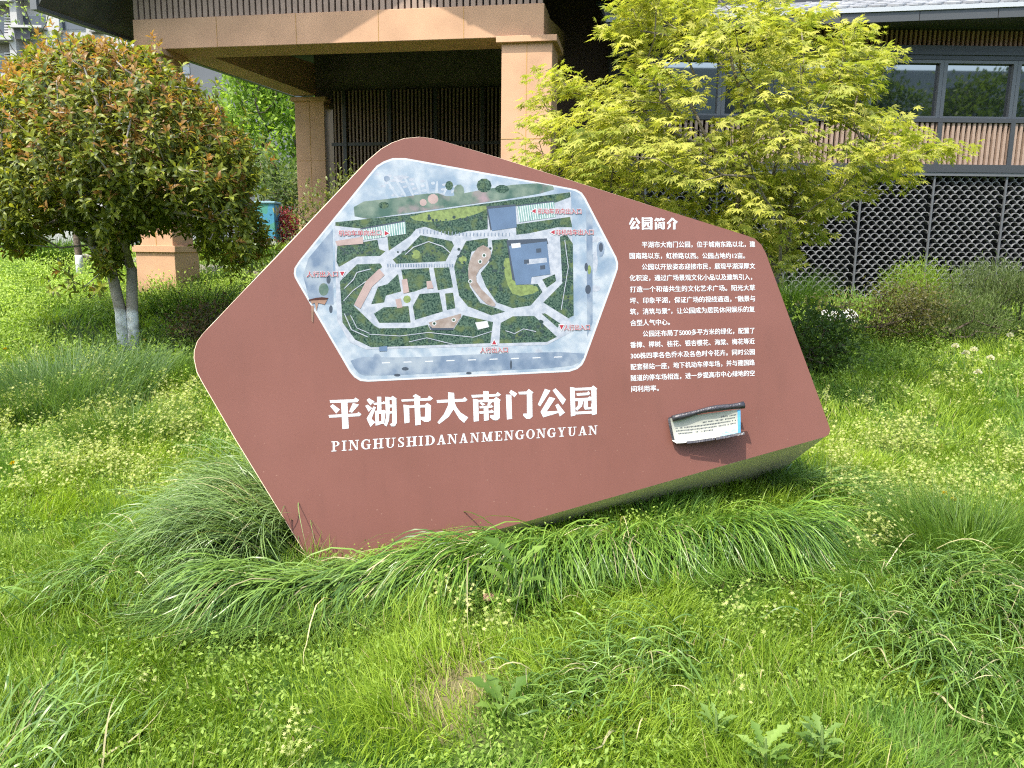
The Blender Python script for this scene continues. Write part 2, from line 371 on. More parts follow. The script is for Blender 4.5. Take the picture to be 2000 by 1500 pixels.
    while x < xe1:
        x2 = min(x + 1.0, xe1) - .01
        m.hexa([(x, YE + .02, ze(x) - .12), (x2, YE + .02, ze(x2) - .12), (x2, YW + .2, zs[55] + .03), (x, YW + .2, zs[55] + .03), (x, YE + .02, ze(x) - .003), (x2, YE + .02, ze(x2) - .003), (x2, YW + .2, zs[55] + .22), (x, YW + .2, zs[55] + .22)])
        x += 1.0
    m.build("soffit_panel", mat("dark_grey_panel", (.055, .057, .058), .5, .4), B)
    m = MB(); slope = .42; nrow = 20
    def RP(x, t): return (x, YE + .06 + t, ze(x) + .06 + t * slope)
    m.hexa([RP(xe0, 0), RP(xe1, 0), RP(xe1, 4), RP(xe0, 4)] + [(p[0], p[1], p[2] + .02) for p in (RP(xe0, 0), RP(xe1, 0), RP(xe1, 4), RP(xe0, 4))])
    for r in range(nrow):
        t0 = -.03 + r * .13; c = 0; x = xe0 + (r % 2) * .12
        while x < xe1 - .25:
            a = [RP(x + .004, t0 + .24), RP(x + .236, t0 + .24), RP(x + .236, t0 + .05), RP(x + .18, t0 + .005), RP(x + .12, t0 - .01), RP(x + .06, t0 + .005), RP(x + .004, t0 + .05)]
            lift = [.026, .026, .038, .042, .043, .042, .038]; jz = random.uniform(0, .004)
            tp = [(p[0], p[1], p[2] + l + jz) for p, l in zip(a, lift)]; bt = [(p[0], p[1], p[2] + .021) for p in a]
            nn = 7; m.add(tp + bt, [tuple(range(nn))] + [(i, nn + i, nn + (i + 1) % nn, (i + 1) % nn) for i in range(nn)])
            x += .24
    m.build("wing_roof", mat("grey_shingle", (.20, .205, .21), .8, .3, 0, .25, 5), B)
build_building()

# ================================================================== THE SIGN
TH, LN = R_(14), R_(12)
ER = np.array([math.cos(TH), math.sin(TH), 0]); NH = np.array([math.sin(TH), -math.cos(TH), 0])
SN = math.cos(LN) * NH + math.sin(LN) * np.array([0, 0, 1]); EU = -math.sin(LN) * NH + math.cos(LN) * np.array([0, 0, 1])
SA = atZ(605, 1085, .02)
def on_sign(x, y, h=0): return onplane(x, y, SA + SN * h, SN)
def poly_mesh(polys, name, mats, parent, mi=None):
    """flat polygons (lists of 3-D points), one above the other"""
    bm = bmesh.new()
    for k, p in enumerate(polys):
        f = bm.faces.new([bm.verts.new(q) for q in p]); f.normal_update()
        if mi: f.material_index = mi[k]
        if f.normal.dot(Vector(SN)) < 0: f.normal_flip()
    bmesh.ops.triangulate(bm, faces=bm.faces[:], ngon_method='EAR_CLIP')
    me = bpy.data.meshes.new(name); bm.to_mesh(me); bm.free()
    for m in (mats if isinstance(mats, (list, tuple)) else [mats]): me.materials.append(m)
    return link(name, me, parent)
def smooth_px(pts, rad=6, it=1):
    for _ in range(it):
        q = []
        for i in range(len(pts)):
            a = np.array(pts[i], float); b = np.array(pts[(i + 1) % len(pts)], float); q += [a * .75 + b * .25, a * .25 + b * .75]
        pts = q
    return pts

def sign_paint():
    m, nt, b = new_mat("red_brown_paint"); b.inputs["Roughness"].default_value = .5; b.inputs["Specular IOR Level"].default_value = .18
    tc = nt.nodes.new("ShaderNodeTexCoord")
    n = nt.nodes.new("ShaderNodeTexNoise"); n.inputs["Scale"].default_value = 1.6; n.inputs["Detail"].default_value = 6; n.inputs["Roughness"].default_value = .6
    r = nt.nodes.new("ShaderNodeValToRGB"); e = r.color_ramp.elements
    e[0].position = .3; e[0].color = (.150, .063, .048, 1); e[1].position = .72; e[1].color = (.176, .075, .059, 1)
    n2 = nt.nodes.new("ShaderNodeTexVoronoi"); n2.inputs["Scale"].default_value = 26; n2.inputs["Randomness"].default_value = 1
    r2 = nt.nodes.new("ShaderNodeValToRGB"); r2.color_ramp.elements[0].position = .06; r2.color_ramp.elements[0].color = (1, 1, 1, 1); r2.color_ramp.elements[1].position = .10; r2.color_ramp.elements[1].color = (0, 0, 0, 1)
    sep = nt.nodes.new("ShaderNodeSeparateXYZ"); ms = nt.nodes.new("ShaderNodeMapRange"); ms.inputs[1].default_value = 1.0; ms.inputs[2].default_value = .2
    mul = nt.nodes.new("ShaderNodeMath"); mul.operation = 'MULTIPLY'; mx = nt.nodes.new("ShaderNodeMix"); mx.data_type = 'RGBA'; mx.inputs[7].default_value = (.33, .2, .15, 1)
    mul2 = nt.nodes.new("ShaderNodeMath"); mul2.operation = 'MULTIPLY'; mul2.inputs[1].default_value = .55
    L = nt.links.new
    L(tc.outputs["Object"], n.inputs["Vector"]); L(n.outputs[0], r.inputs[0]); L(tc.outputs["Object"], n2.inputs["Vector"]); L(n2.outputs["Distance"], r2.inputs[0])
    L(tc.outputs["Object"], sep.inputs[0]); L(sep.outputs[2], ms.inputs[0]); L(r2.outputs[0], mul.inputs[0]); L(ms.outputs[0], mul.inputs[1]); L(mul.outputs[0], mul2.inputs[0])
    gate = nt.nodes.new("ShaderNodeTexNoise"); gate.inputs["Scale"].default_value = 19; gr = nt.nodes.new("ShaderNodeMapRange"); gr.inputs[1].default_value = .52; gr.inputs[2].default_value = .56; gm = nt.nodes.new("ShaderNodeMath"); gm.operation = 'MULTIPLY'
    L(tc.outputs["Object"], gate.inputs["Vector"]); L(gate.outputs[0], gr.inputs[0]); L(gr.outputs[0], gm.inputs[0]); L(mul2.outputs[0], gm.inputs[1]); L(gm.outputs[0], mx.inputs[0]); L(r.outputs[0], mx.inputs[6])
    mp = nt.nodes.new("ShaderNodeMapping"); mp.inputs["Scale"].default_value = (16, 16, .9); st = nt.nodes.new("ShaderNodeTexNoise"); st.inputs["Scale"].default_value = 1; st.inputs["Detail"].default_value = 5
    sr = nt.nodes.new("ShaderNodeMapRange"); sr.inputs[1].default_value = .5; sr.inputs[2].default_value = .78; sr.inputs[3].default_value = 0; sr.inputs[4].default_value = .16
    m3 = nt.nodes.new("ShaderNodeMix"); m3.data_type = 'RGBA'; m3.inputs[7].default_value = (.105, .05, .04, 1)
    L(tc.outputs["Object"], mp.inputs[0]); L(mp.outputs[0], st.inputs["Vector"]); L(st.outputs[0], sr.inputs[0]); L(sr.outputs[0], m3.inputs[0]); L(mx.outputs[2], m3.inputs[6]); L(m3.outputs[2], b.inputs["Base Color"])
    n3 = nt.nodes.new("ShaderNodeTexNoise"); n3.inputs["Scale"].default_value = 3; n3.inputs["Detail"].default_value = 5
    r3 = nt.nodes.new("ShaderNodeMapRange"); r3.inputs[3].default_value = .34; r3.inputs[4].default_value = .56
    L(tc.outputs["Object"], n3.inputs["Vector"]); L(n3.outputs[0], r3.inputs[0]); L(r3.outputs[0], b.inputs["Roughness"])
    return m

INK = .46
def print_mat(name, c0, c1, c2=None, scale=60, scale2=12, rough=.4):
    c0, c1 = [c * INK for c in c0], [c * INK for c in c1]; c2 = [c * INK for c in c2] if c2 else None
    m, nt, b = new_mat(name); b.inputs["Roughness"].default_value = rough; b.inputs["Specular IOR Level"].default_value = .15
    tc = nt.nodes.new("ShaderNodeTexCoord"); n = nt.nodes.new("ShaderNodeTexNoise"); n.inputs["Scale"].default_value = scale; n.inputs["Detail"].default_value = 4
    r = nt.nodes.new("ShaderNodeValToRGB"); e = r.color_ramp.elements; e[0].position = .36; e[0].color = (*c0, 1); e[1].position = .62; e[1].color = (*c1, 1)
    L = nt.links.new; L(tc.outputs["Object"], n.inputs["Vector"]); L(n.outputs[0], r.inputs[0]); src = r.outputs[0]
    if c2:
        n2 = nt.nodes.new("ShaderNodeTexNoise"); n2.inputs["Scale"].default_value = scale2; n2.inputs["Detail"].default_value = 3
        mr = nt.nodes.new("ShaderNodeMapRange"); mr.inputs[1].default_value = .5; mr.inputs[2].default_value = .68
        mx = nt.nodes.new("ShaderNodeMix"); mx.data_type = 'RGBA'; mx.inputs[7].default_value = (*c2, 1)
        L(tc.outputs["Object"], n2.inputs["Vector"]); L(n2.outputs[0], mr.inputs[0]); L(mr.outputs[0], mx.inputs[0]); L(src, mx.inputs[6]); src = mx.outputs[2]
    L(src, b.inputs["Base Color"]); return m

def text_polys(s, pl, pr, hpx, off=.0, h=.001, ink=False):
    """the words as flat outlines lying on the sign: returns triangles fitted between two photo pixels (mid-height of first and last glyph)"""
    cu = bpy.data.curves.new("words", 'FONT'); cu.body = s; cu.size = 1; cu.fill_mode = 'FRONT'; cu.offset = off; cu.resolution_u = 3
    o = bpy.data.objects.new("words", cu); COL.objects.link(o); bpy.context.view_layer.update()
    me = bpy.data.meshes.new_from_object(o.evaluated_get(bpy.context.evaluated_depsgraph_get()))
    bpy.data.objects.remove(o)
    n = len(me.vertices); co = np.empty(n * 3); me.vertices.foreach_get("co", co); co = co.reshape(-1, 3)
    x0, x1 = co[:, 0].min(), co[:, 0].max(); ymid = .36   # middle of a full-width glyph
    a = on_sign(*pl, h); b = on_sign(*pr, h); e = b - a; upx = on_sign(pl[0], pl[1] - hpx, h) - a; hh = float(np.dot(upx, EU)) / .93
    up = EU
    V = a + ((co[:, 0] - x0) / (x1 - x0))[:, None] * e + ((co[:, 1] - ymid) * hh)[:, None] * up
    F = [tuple(p.vertices) for p in me.polygons]
    bpy.data.meshes.remove(me)
    return V, F
BOLD = ((-.26, 0), (.26, 0), (0, -.18), (0, .18)); HALO = tuple((.85 * math.cos(k * math.pi / 5), .75 * math.sin(k * math.pi / 5)) for k in range(10))
def words_mesh(name, items, m, parent, shifts=BOLD):
    V = []; F = []
    for it, sh in [(i, q) for i in items for q in [(x, y, .00004 * k) for k, (x, y) in enumerate(shifts)]]:
        it = (it[0], (it[1][0] + sh[0], it[1][1] + sh[1]), (it[2][0] + sh[0], it[2][1] + sh[1]), it[3], it[4], it[5] + sh[2])
        v, f = text_polys(*it); o = len(V); V += [tuple(q) for q in v]; F += [tuple(i + o for i in q) for q in f]
    me = bpy.data.meshes.new(name); me.from_pydata(V, [], F); me.materials.append(m)
    bm = bmesh.new(); bm.from_mesh(me)
    for f in bm.faces:
        f.normal_update()
        if f.normal.dot(Vector(SN)) < 0: f.normal_flip()
    bm.to_mesh(me); bm.free()
    return link(name, me, parent)

# ---- serif capitals for the pinyin line, in a unit box
def arc_band(cx, cy, rx, ry, a0, a1, w0, w1, n=12):
    o = []; i_ = []
    for k in range(n + 1):
        t = k / n; a = R_(a0 + (a1 - a0) * t); w = w0 + (w1 - w0) * math.sin(math.pi * t) 
        o.append((cx + rx * math.cos(a), cy + ry * math.sin(a))); i_.append((cx + (rx - w) * math.cos(a), cy + (ry - w * .55) * math.sin(a)))
    return o + i_[::-1]
def rect(x0, y0, x1, y1): return [(x0, y0), (x1, y0), (x1, y1), (x0, y1)]
SE = .085
def serif(x0, x1, y): return rect(x0, y, x1, y + SE)
GLY = {
 'P': [rect(.18, 0, .42, 1), serif(.02, .60, 0), serif(.02, .42, 1 - SE), arc_band(.48, .74, .46, .26, -90, 90, .10, .24), rect(.4, .48, .5, .55), rect(.4, .925, .5, 1)],
 'I': [rect(.30, 0, .72, 1), serif(.02, .98, 0), serif(.02, .98, 1 - SE)],
 'N': [rect(.14, 0, .23, 1), [(.10, 1), (.36, 1), (.88, .0), (.74, 0)], rect(.78, 0, .87, 1), serif(.0, .36, 0), serif(.0, .30, 1 - SE), serif(.64, 1, 1 - SE)],
 'G': [arc_band(.5, .5, .5, .51, 42, 312, .10, .25, 18), rect(.66, .06, .88, .44), serif(.56, 1.0, .40), rect(.76, .66, .86, .96)],
 'H': [rect(.13, 0, .34, 1), rect(.66, 0, .87, 1), rect(.3, .46, .7, .55), serif(0, .46, 0), serif(0, .46, 1 - SE), serif(.54, 1, 0), serif(.54, 1, 1 - SE)],
 'U': [rect(.13, .3, .35, 1), rect(.74, .3, .83, 1), arc_band(.48, .33, .35, .34, 180, 360, .2, .12), serif(0, .48, 1 - SE), serif(.62, .98, 1 - SE)],
 'S': [arc_band(.48, .745, .40, .265, 40, 225, .12, .24), [(.10, .66), (.30, .72), (.94, .34), (.74, .22)], arc_band(.5, .27, .44, .28, -140, 45, .12, .24), rect(.74, .68, .84, .98), rect(.08, .02, .18, .34)],
 'D': [rect(.14, 0, .36, 1), serif(0, .4, 0), serif(0, .4, 1 - SE), arc_band(.42, .5, .55, .5, -90, 90, .10, .25, 16), rect(.34, 0, .46, .06), rect(.34, .94, .46, 1)],
 'A': [[(.42, 1), (.56, 1), (.22, 0), (.12, 0)], [(.40, 1), (.60, 1), (.92, 0), (.66, 0)], rect(.26, .28, .72, .36), serif(0, .36, 0), serif(.56, 1, 0)],
 'M': [rect(.12, 0, .20, 1), [(.08, 1), (.28, 1), (.56, .02), (.46, .02)], [(.46, .02), (.54, .02), (.80, 1), (.70, 1)], rect(.70, 0, .89, 1), serif(0, .32, 0), serif(0, .28, 1 - SE), serif(.60, 1, 0), serif(.72, 1, 1 - SE)],
 'E': [rect(.16, 0, .40, 1), serif(0, .95, 0), serif(0, .92, 1 - SE), rect(.38, .47, .66, .55), rect(.62, .36, .70, .66), rect(.84, .72, .92, 1), rect(.88, 0, .98, .3)],
 'O': [arc_band(.5, .5, .5, .51, 90, 270, .11, .24, 14), arc_band(.5, .5, .5, .51, -90, 90, .11, .24, 14)],
 'Y': [rect(.38, 0, .60, .46), [(.10, 1), (.34, 1), (.60, .44), (.40, .40)], [(.84, 1), (.76, 1), (.48, .44), (.58, .40)], serif(.20, .78, 0), serif(0, .46, 1 - SE), serif(.62, 1, 1 - SE)],
}
def build_sign():
    S = thing("park_sign", "red brown slanted park information sign with rounded corners, aerial map and white lettering", "sign", tuple(SA))
    S.location = (0, 0, 0)
    face = [(628, 1132), (460, 857), (396, 747), (385, 726), (379.5, 700), (380, 685), (386, 666), (398, 650), (412, 636), (460, 585), (550, 492), (718, 314), (745, 291), (766, 279), (790, 270.5), (820, 267.5), (845, 270.5), (863, 275), (977, 309), (1266, 400), (1455, 459), (1474, 466), (1487, 478), (1496, 495), (1505, 520), (1618, 828), (1621.5, 840), (1619, 848), (1612, 853)]
    body = [np.array(on_sign(*p, 0.0)) for p in face]; c = sum(body) / len(body)
    paint = sign_paint()
    def slab(pts, h0, h1, name, m, grow=0):
        bm = bmesh.new(); ps = [p + (p - c) / np.linalg.norm(p - c) * grow for p in pts]
        a = [bm.verts.new(p + SN * h1) for p in ps]; b = [bm.verts.new(p + SN * h0) for p in ps]
        fr = bm.faces.new(a); bm.faces.new(b[::-1])
        for i in range(len(ps)): j = (i + 1) % len(ps); bm.faces.new((a[i], b[i], b[j], a[j]))
        bmesh.ops.recalc_face_normals(bm, faces=bm.faces)
        me = bpy.data.meshes.new(name); bm.to_mesh(me); bm.free(); me.materials.append(m); return link(name, me, S)
    slab(body, -.008, 0, "face_panel", paint)
    # hollow metal body behind the face, narrowing to its foot
    m_body = mat("beige_grey_body", (.80, .67, .48), .5, .4, 0, .06, 5)
    bm = bmesh.new()
    for p in body:
        q = p + (p - c) / np.linalg.norm(p - c) * .004
        bm.verts.new(q - SN * .0085); bm.verts.new(q - SN * .05)
    for p in ((-.72, 4.0, -.15), (1.70, 5.02, -.06), (1.25, 5.15, -.06), (-.5, 4.6, -.12)): bm.verts.new(p)
    r = bmesh.ops.convex_hull(bm, input=bm.verts)
    bmesh.ops.delete(bm, geom=[v for v in bm.verts if not v.link_faces], context='VERTS')
    bmesh.ops.recalc_face_normals(bm, faces=bm.faces)
    me = bpy.data.meshes.new("body"); bm.to_mesh(me); bm.free(); me.materials.append(m_body); link("body", me, S)
    # ---- map
    z = lambda x, y: (550 + x / 2.857, 280 + y / 2.857)
    outer = [(68, 722), (72, 695), (98, 655), (500, 160), (530, 125), (570, 100), (620, 82), (690, 82), (1600, 248), (1645, 258), (1675, 275), (1695, 303), (1868, 635), (1878, 668), (1876, 700), (1865, 735), (1694, 1205), (1678, 1236), (1650, 1260), (1605, 1275), (480, 1330), (440, 1326), (405, 1305), (380, 1275), (86, 772), (72, 745)]
    layers = []
    inner = [(960 + (x - 960) * .975, 700 + (y - 700) * .97) for x, y in outer]
    def lay(pts, k, sm=0, keep=False):
        if keep and not inside(inner, np.array([p[0] for p in pts], float), np.array([p[1] for p in pts], float)).all(): return
        layers.append((smooth_px(pts, it=sm) if sm else pts, k))
    mats = [mat("map_border_white", (0.390, 0.395, 0.400), .4, .4),
            print_mat("map_city_haze", (.42, .53, .64), (.68, .74, .79), (.32, .43, .56), 15, 6),       # 1
            print_mat("map_paving", (.50, .55, .63), (.68, .71, .77), None, 36, 10),                    # 2
            print_mat("map_lawn", (.012, .045, .034), (.14, .23, .16), (.16, .22, .09), 130, 18),        # 3
            print_mat("map_road", (.22, .30, .42), (.36, .44, .55), (.48, .55, .62), 14, 7),            # 4
            mat("map_roof_blue", (.075, .115, .18), .4, .4, 0, .12, 12),                                   # 5
            print_mat("map_canopy_teal", (.20, .42, .38), (.42, .60, .54), None, 40),                    # 6
            print_mat("map_deck_brown", (.40, .31, .26), (.54, .45, .40), None, 30),                     # 7
            mat("map_terrace_pink", (0.275, 0.200, 0.180), .4, .4, 0, .15, 20),                                # 8
            mat("map_dark", (.035, .045, .06), .4, .4),                                                  # 9
            print_mat("map_blurred_green", (.10, .19, .15), (.30, .38, .30), (.48, .36, .38), 12, 9),    # 10
            mat("map_red_arrow", (0.250, 0.015, 0.022), .4, .4),                                              # 11
            mat("map_yellow_green", (.13, .17, .05), .4, .4, 0, .3, 60),                                 # 12
            mat("rust_mark", (.05, .02, .015), .8, .2),                                                  # 13
            mat("rust_run", (.20, .12, .085), .7, .2, 0, .2, 30)]                                         # 14
    lay(outer, 0)
    cx, cy = 960, 700
    lay([(cx + (x - cx) * .988, cy + (y - cy) * .983) for x, y in outer], 1)
    # pale tower blocks and streets in the haze
    rt = random.Random(12)
    for k in range(9):
        x = 520 + k * 62; y = 150 + k * 10
        for j in range(6):
            a = (x + j * (30 - k * 5.2) - 60, y + j * 26 + 6); w, hh = rt.uniform(20, 34), rt.uniform(10, 16)
            if a[1] > 318 - k * 4 or a[0] < 420: continue
            lay([a, (a[0] + w, a[1] - 4), (a[0] + w + 4, a[1] + hh - 4), (a[0] + 4, a[1] + hh)], rt.choice((2, 2, 17, 1)), 1, True)
        lay([(x - 30, y), (x - 18, y), (x + 100 - k * 20, 310 - k * 4), (x + 84 - k * 20, 312 - k * 4)], 17, 1, True)
    for k in range(34):
        x, y = rt.choice(((rt.uniform(120, 290), rt.uniform(650, 900)), (rt.uniform(420, 1650), rt.uniform(1150, 1280)), (rt.uniform(1690, 1850), rt.uniform(420, 1000)), (rt.uniform(560, 1350), rt.uniform(120, 260))))
        w, hh = rt.uniform(14, 60), rt.uniform(8, 26); lay([(x - w, y - hh * .3), (x - w * .2, y - hh), (x + w, y - hh * .4), (x + w * .7, y + hh * .6), (x - w * .5, y + hh)], rt.choice((1, 4, 2, 17)), 2, True)
    lay([(150, 640), (285, 480), (290, 900), (160, 890), (120, 740)], 4)
    lay([(372, 1190), (700, 1196), (1100, 1176), (1695, 1160), (1682, 1210), (1600, 1250), (1100, 1272), (480, 1300), (420, 1280)], 4, 1)
    for k in range(9): lay([(560 + k * 120, 1222 - k * 4), (605 + k * 120, 1220 - k * 4), (605 + k * 120, 1226 - k * 4), (560 + k * 120, 1228 - k * 4)], 0)
    lay([(1700, 360), (1735, 400), (1735, 1000), (1705, 1080)], 4)
    for (x, y, w, h, k) in ((1780, 590, 22, 44, 4), (1782, 580, 12, 26, 9), (690, 1258, 20, 10, 9), (1045, 1282, 16, 7, 9), (275, 925, 10, 22, 9), (1280, 1235, 6, 26, 9), (645, 1293, 18, 8, 9), (1710, 815, 16, 26, 9), (1717, 705, 10, 26, 12), (1700, 690, 10, 24, 9), (262, 760, 12, 24, 9), (235, 815, 28, 36, 10), (1750, 660, 14, 60, 2)):
        lay([(x + w * math.cos(a), y + h * math.sin(a)) for a in np.linspace(0, 2 * math.pi, 13)[:-1]], k)
    lay([(400, 330), (640, 305), (860, 272), (930, 300), (1000, 280), (1380, 215), (1560, 245), (1400, 292), (700, 388), (410, 432)], 10, 1)
    for (x, y, w, h, k) in ((990, 270, 30, 42, 9), (935, 235, 22, 26, 3), (845, 310, 30, 28, 8), (1130, 235, 42, 40, 3), (790, 330, 20, 20, 8), (1230, 255, 40, 24, 3), (570, 345, 30, 20, 3)):
        lay([(x + w * math.cos(a), y + h * math.sin(a)) for a in np.linspace(0, 2 * math.pi, 11)[:-1]], k if k != 9 else 10)
    # park paving under the lawns
    lay([(295, 445), (700, 395), (1140, 335), (1615, 270), (1630, 960), (1600, 980), (1640, 1040), (1480, 1125), (470, 1150), (380, 1110), (310, 990), (300, 700)], 2)
    lay([(300, 440), (700, 398), (1140, 335), (1610, 272), (1612, 300), (1530, 330), (1310, 350), (1150, 352), (1150, 480), (1040, 490), (940, 515), (800, 465), (750, 478), (720, 515), (598, 600), (590, 520), (695, 505), (690, 435), (440, 475), (300, 460)], 3)
    lay([(700, 400), (1140, 340), (1148, 372), (980, 430), (760, 440)], 12, 1)
    lay([(310, 575), (535, 537), (545, 590), (580, 602), (550, 628), (420, 632), (320, 690), (306, 660)], 3)
    for p in ([(620, 648), (700, 590), (775, 512), (950, 545), (962, 570), (915, 658), (640, 672)],
              [(325, 770), (420, 675), (550, 670), (562, 690), (470, 770), (402, 905), (520, 1018), (545, 1032), (730, 1030), (815, 1012), (830, 1040), (960, 1038), (1012, 958), (1180, 997), (1165, 1115), (500, 1138), (410, 1095), (340, 1000)],
              [(668, 704), (822, 695), (838, 792), (745, 826), (690, 838)], [(848, 695), (935, 692), (957, 803), (872, 820)],
              [(590, 786), (650, 728), (668, 826), (582, 850), (572, 888), (500, 898), (538, 800)],
              [(515, 950), (570, 915), (708, 908), (720, 1000), (545, 1002)], [(732, 910), (770, 840), (880, 832), (900, 938), (745, 985)], [(912, 838), (957, 833), (970, 920), (922, 930)],
              [(975, 650), (1030, 545), (1150, 528), (1152, 575), (1060, 605), (1040, 700), (1050, 800), (1110, 890), (1200, 920), (1248, 940), (1170, 960), (1040, 910), (990, 850), (962, 690)],
              [(1172, 540), (1262, 533), (1290, 720), (1310, 790), (1430, 785), (1456, 830), (1390, 905), (1290, 920), (1200, 888), (1140, 800), (1110, 725), (1160, 660), (1178, 590)],
              [(1553, 520), (1590, 508), (1625, 560), (1630, 960), (1600, 976), (1460, 888), (1567, 780)], [(1455, 760), (1525, 730), (1532, 768), (1480, 806)],
              [(1222, 1002), (1290, 965), (1410, 963), (1537, 1080), (1480, 1108), (1215, 1116)], [(1308, 452), (1610, 410), (1622, 468), (1540, 468), (1380, 502), (1310, 510)], [(1450, 950), (1470, 948), (1555, 1005), (1540, 1028)]):
        lay(p, 3, 0)
    lay([(1235, 640), (1282, 640), (1310, 790), (1420, 790), (1440, 830), (1300, 860), (1250, 770)], 12, 1)
    for (x, y, r) in ((750, 620, 26), (700, 870, 22), (1010, 650, 24), (1225, 780, 28), (900, 1080, 30)): lay([(x + r * math.cos(a), y + r * math.sin(a)) for a in np.linspace(0, 2 * math.pi, 9)[:-1]], 12 if r < 27 else 3)
    rr = random.Random(3)
    for k in range(190):   # dark round tree crowns
        x, y, r = rr.choice([(rr.uniform(700, 1120), rr.uniform(400, 460), 11), (rr.uniform(640, 930), rr.uniform(590, 650), 9), (rr.uniform(540, 1150), rr.uniform(1050, 1110), 12), (rr.uniform(1240, 1480), rr.uniform(990, 1090), 13), (rr.uniform(1160, 1250), rr.uniform(560, 850), 12), (rr.uniform(1570, 1620), rr.uniform(560, 940), 11), (rr.uniform(980, 1030), rr.uniform(580, 860), 10), (rr.uniform(340, 420), rr.uniform(740, 980), 10), (rr.uniform(330, 560), rr.uniform(560, 620), 10)])
        r *= rr.uniform(.35, .95)
        lay([(x + r * math.cos(a), y + r * .9 * math.sin(a)) for a in np.linspace(0, 2 * math.pi, 9)[:-1]], 15)
    lay([(1255, 540), (1480, 530), (1488, 560), (1275, 585), (1305, 770), (1288, 760)], 9)
    lay([(1268, 572), (1480, 547), (1500, 730), (1395, 745), (1390, 783), (1307, 790), (1285, 670)], 5)
    lay([(1366, 648), (1478, 638), (1482, 664), (1370, 676)], 2); lay([(1280, 560), (1332, 555), (1335, 580), (1285, 586)], 0)
    for (x, y) in ((1420, 588), (1442, 682), (1352, 650)): lay([(x, y), (x + 28, y - 3), (x + 30, y + 20), (x + 2, y + 23)], 9)
    lay([(1142, 352), (1305, 340), (1307, 350), (1152, 364), (1172, 480), (1165, 485)], 9); lay([(1152, 366), (1305, 350), (1312, 468), (1174, 488)], 5)
    for (q, n) in (([(1312, 352), (1520, 327), (1530, 410), (1325, 440)], 16), ([(440, 482), (690, 437), (695, 505), (455, 540)], 18)):
        lay(q, 6)
        for k in range(n):
            t = (k + .2) / n; t2 = t + .35 / n; a, b, c_, d = [np.array(w, float) for w in q]
            lay([a + (b - a) * t, a + (b - a) * t2, d + (c_ - d) * t2, d + (c_ - d) * t], 0)
    lay([(440, 474), (690, 429), (690, 437), (440, 482)], 9); lay([(1312, 345), (1520, 320), (1520, 327), (1312, 352)], 9)
    lay([(300, 545), (455, 520), (455, 560), (310, 572)], 8)
    lay([(1045, 650), (1110, 560), (1170, 590), (1165, 650), (1085, 720), (1090, 790), (1195, 890), (1190, 915), (1130, 890), (1060, 800), (1040, 760)], 7, 1)
    lay([(820, 1000), (1000, 950), (1002, 965), (960, 1030), (840, 1030)], 7); lay([(820, 1012), (842, 1030), (960, 1030), (955, 1042), (835, 1042)], 9)
    lay([(405, 900), (470, 770), (545, 700), (575, 735), (505, 800), (440, 922)], 8)
    for (x, y) in ((1130, 625), (1108, 660), (1053, 770), (852, 1005), (960, 985)):
        lay([(x + 12 * math.cos(a), y + 12 * math.sin(a)) for a in np.linspace(0, 2 * math.pi, 11)[:-1]], 0); lay([(x + 8 * math.cos(a), y + 8 * math.sin(a)) for a in np.linspace(0, 2 * math.pi, 9)[:-1]], 3)
    for q in ([(670, 760), (700, 755), (712, 830), (680, 838)], [(808, 770), (835, 766), (848, 808), (812, 812)], [(635, 870), (665, 865), (675, 915), (645, 920)]): lay(q, 8)
    lay([(1080, 1000), (1148, 990), (1158, 1025), (1095, 1040)], 0); lay([(545, 1135), (590, 1130), (588, 1158), (545, 1160)], 5)
    def stroke(pts, w, k):
        for a, b in zip(pts[:-1], pts[1:]):
            a = np.array(a, float); b = np.array(b, float); d = (b - a) / np.linalg.norm(b - a); n = np.array([-d[1], d[0]]) * w / 2; lay([a + n, b + n, b - n, a - n], k)
    stroke([(690, 620), (735, 580), (820, 548), (900, 575), (940, 610)], 5, 2); stroke([(350, 810), (400, 760), (420, 720), (500, 700)], 5, 2)
    stroke([(490, 1065), (660, 1075), (820, 1055), (1070, 1082), (1175, 1048)], 4, 2); stroke([(710, 1108), (810, 1085), (960, 1122)], 4, 2)
    stroke([(1250, 1045), (1300, 1062), (1350, 1035), (1420, 1050)], 4, 2); stroke([(350, 950), (390, 1040), (480, 1080)], 5, 2); stroke([(1580, 540), (1600, 690), (1560, 930)], 4, 2)
    stroke([(345, 880), (400, 820), (470, 770)], 4, 2); stroke([(385, 960), (420, 1030), (490, 1060)], 4, 2)
    stroke([(410, 900), (475, 772)], 5, 8); 
    for k in range(26):   # paving stripes on the wide walks
        t = k / 25; x = 590 + 360 * t; lay([(x, 672), (x + 5, 672), (x + 5, 688), (x, 690)], 4)
        x = 770 + 500 * t; lay([(x, 478 + 40 * min(t, .5)), (x + 4, 478 + 40 * min(t, .5)), (x + 3, 500 + 32 * min(t, .5)), (x - 1, 500 + 32 * min(t, .5))], 4)
    mats.append(mat("map_tree_dark", (0.020, 0.037, 0.031), .4, .4, 0, .3, 80))
    mats.append(mat("map_kerb", (.2, .2, .2))); mats.append(print_mat("map_pale_block", (.52, .60, .69), (.64, .70, .76), None, 20))
    for (pts) in ([(1418, 365), (1418, 391), (1395, 378)], [(575, 488), (575, 516), (600, 502)], [(1524, 483), (1524, 509), (1500, 496)], [(325, 716), (352, 716), (338, 742)], [(1550, 1014), (1575, 1014), (1562, 1040)], [(1174, 1122), (1199, 1122), (1186, 1097)]):
        cc = np.mean(pts, 0); lay([cc + (np.array(p) - cc) * 1.5 for p in pts], 0); lay(pts, 11)
    lay([(150, 872), (190, 862), (225, 858), (262, 862), (255, 870), (215, 876), (185, 880), (152, 880)], 13)
    lay([(160, 878), (255, 872), (240, 900), (205, 890), (195, 935), (185, 890), (168, 896)], 14)
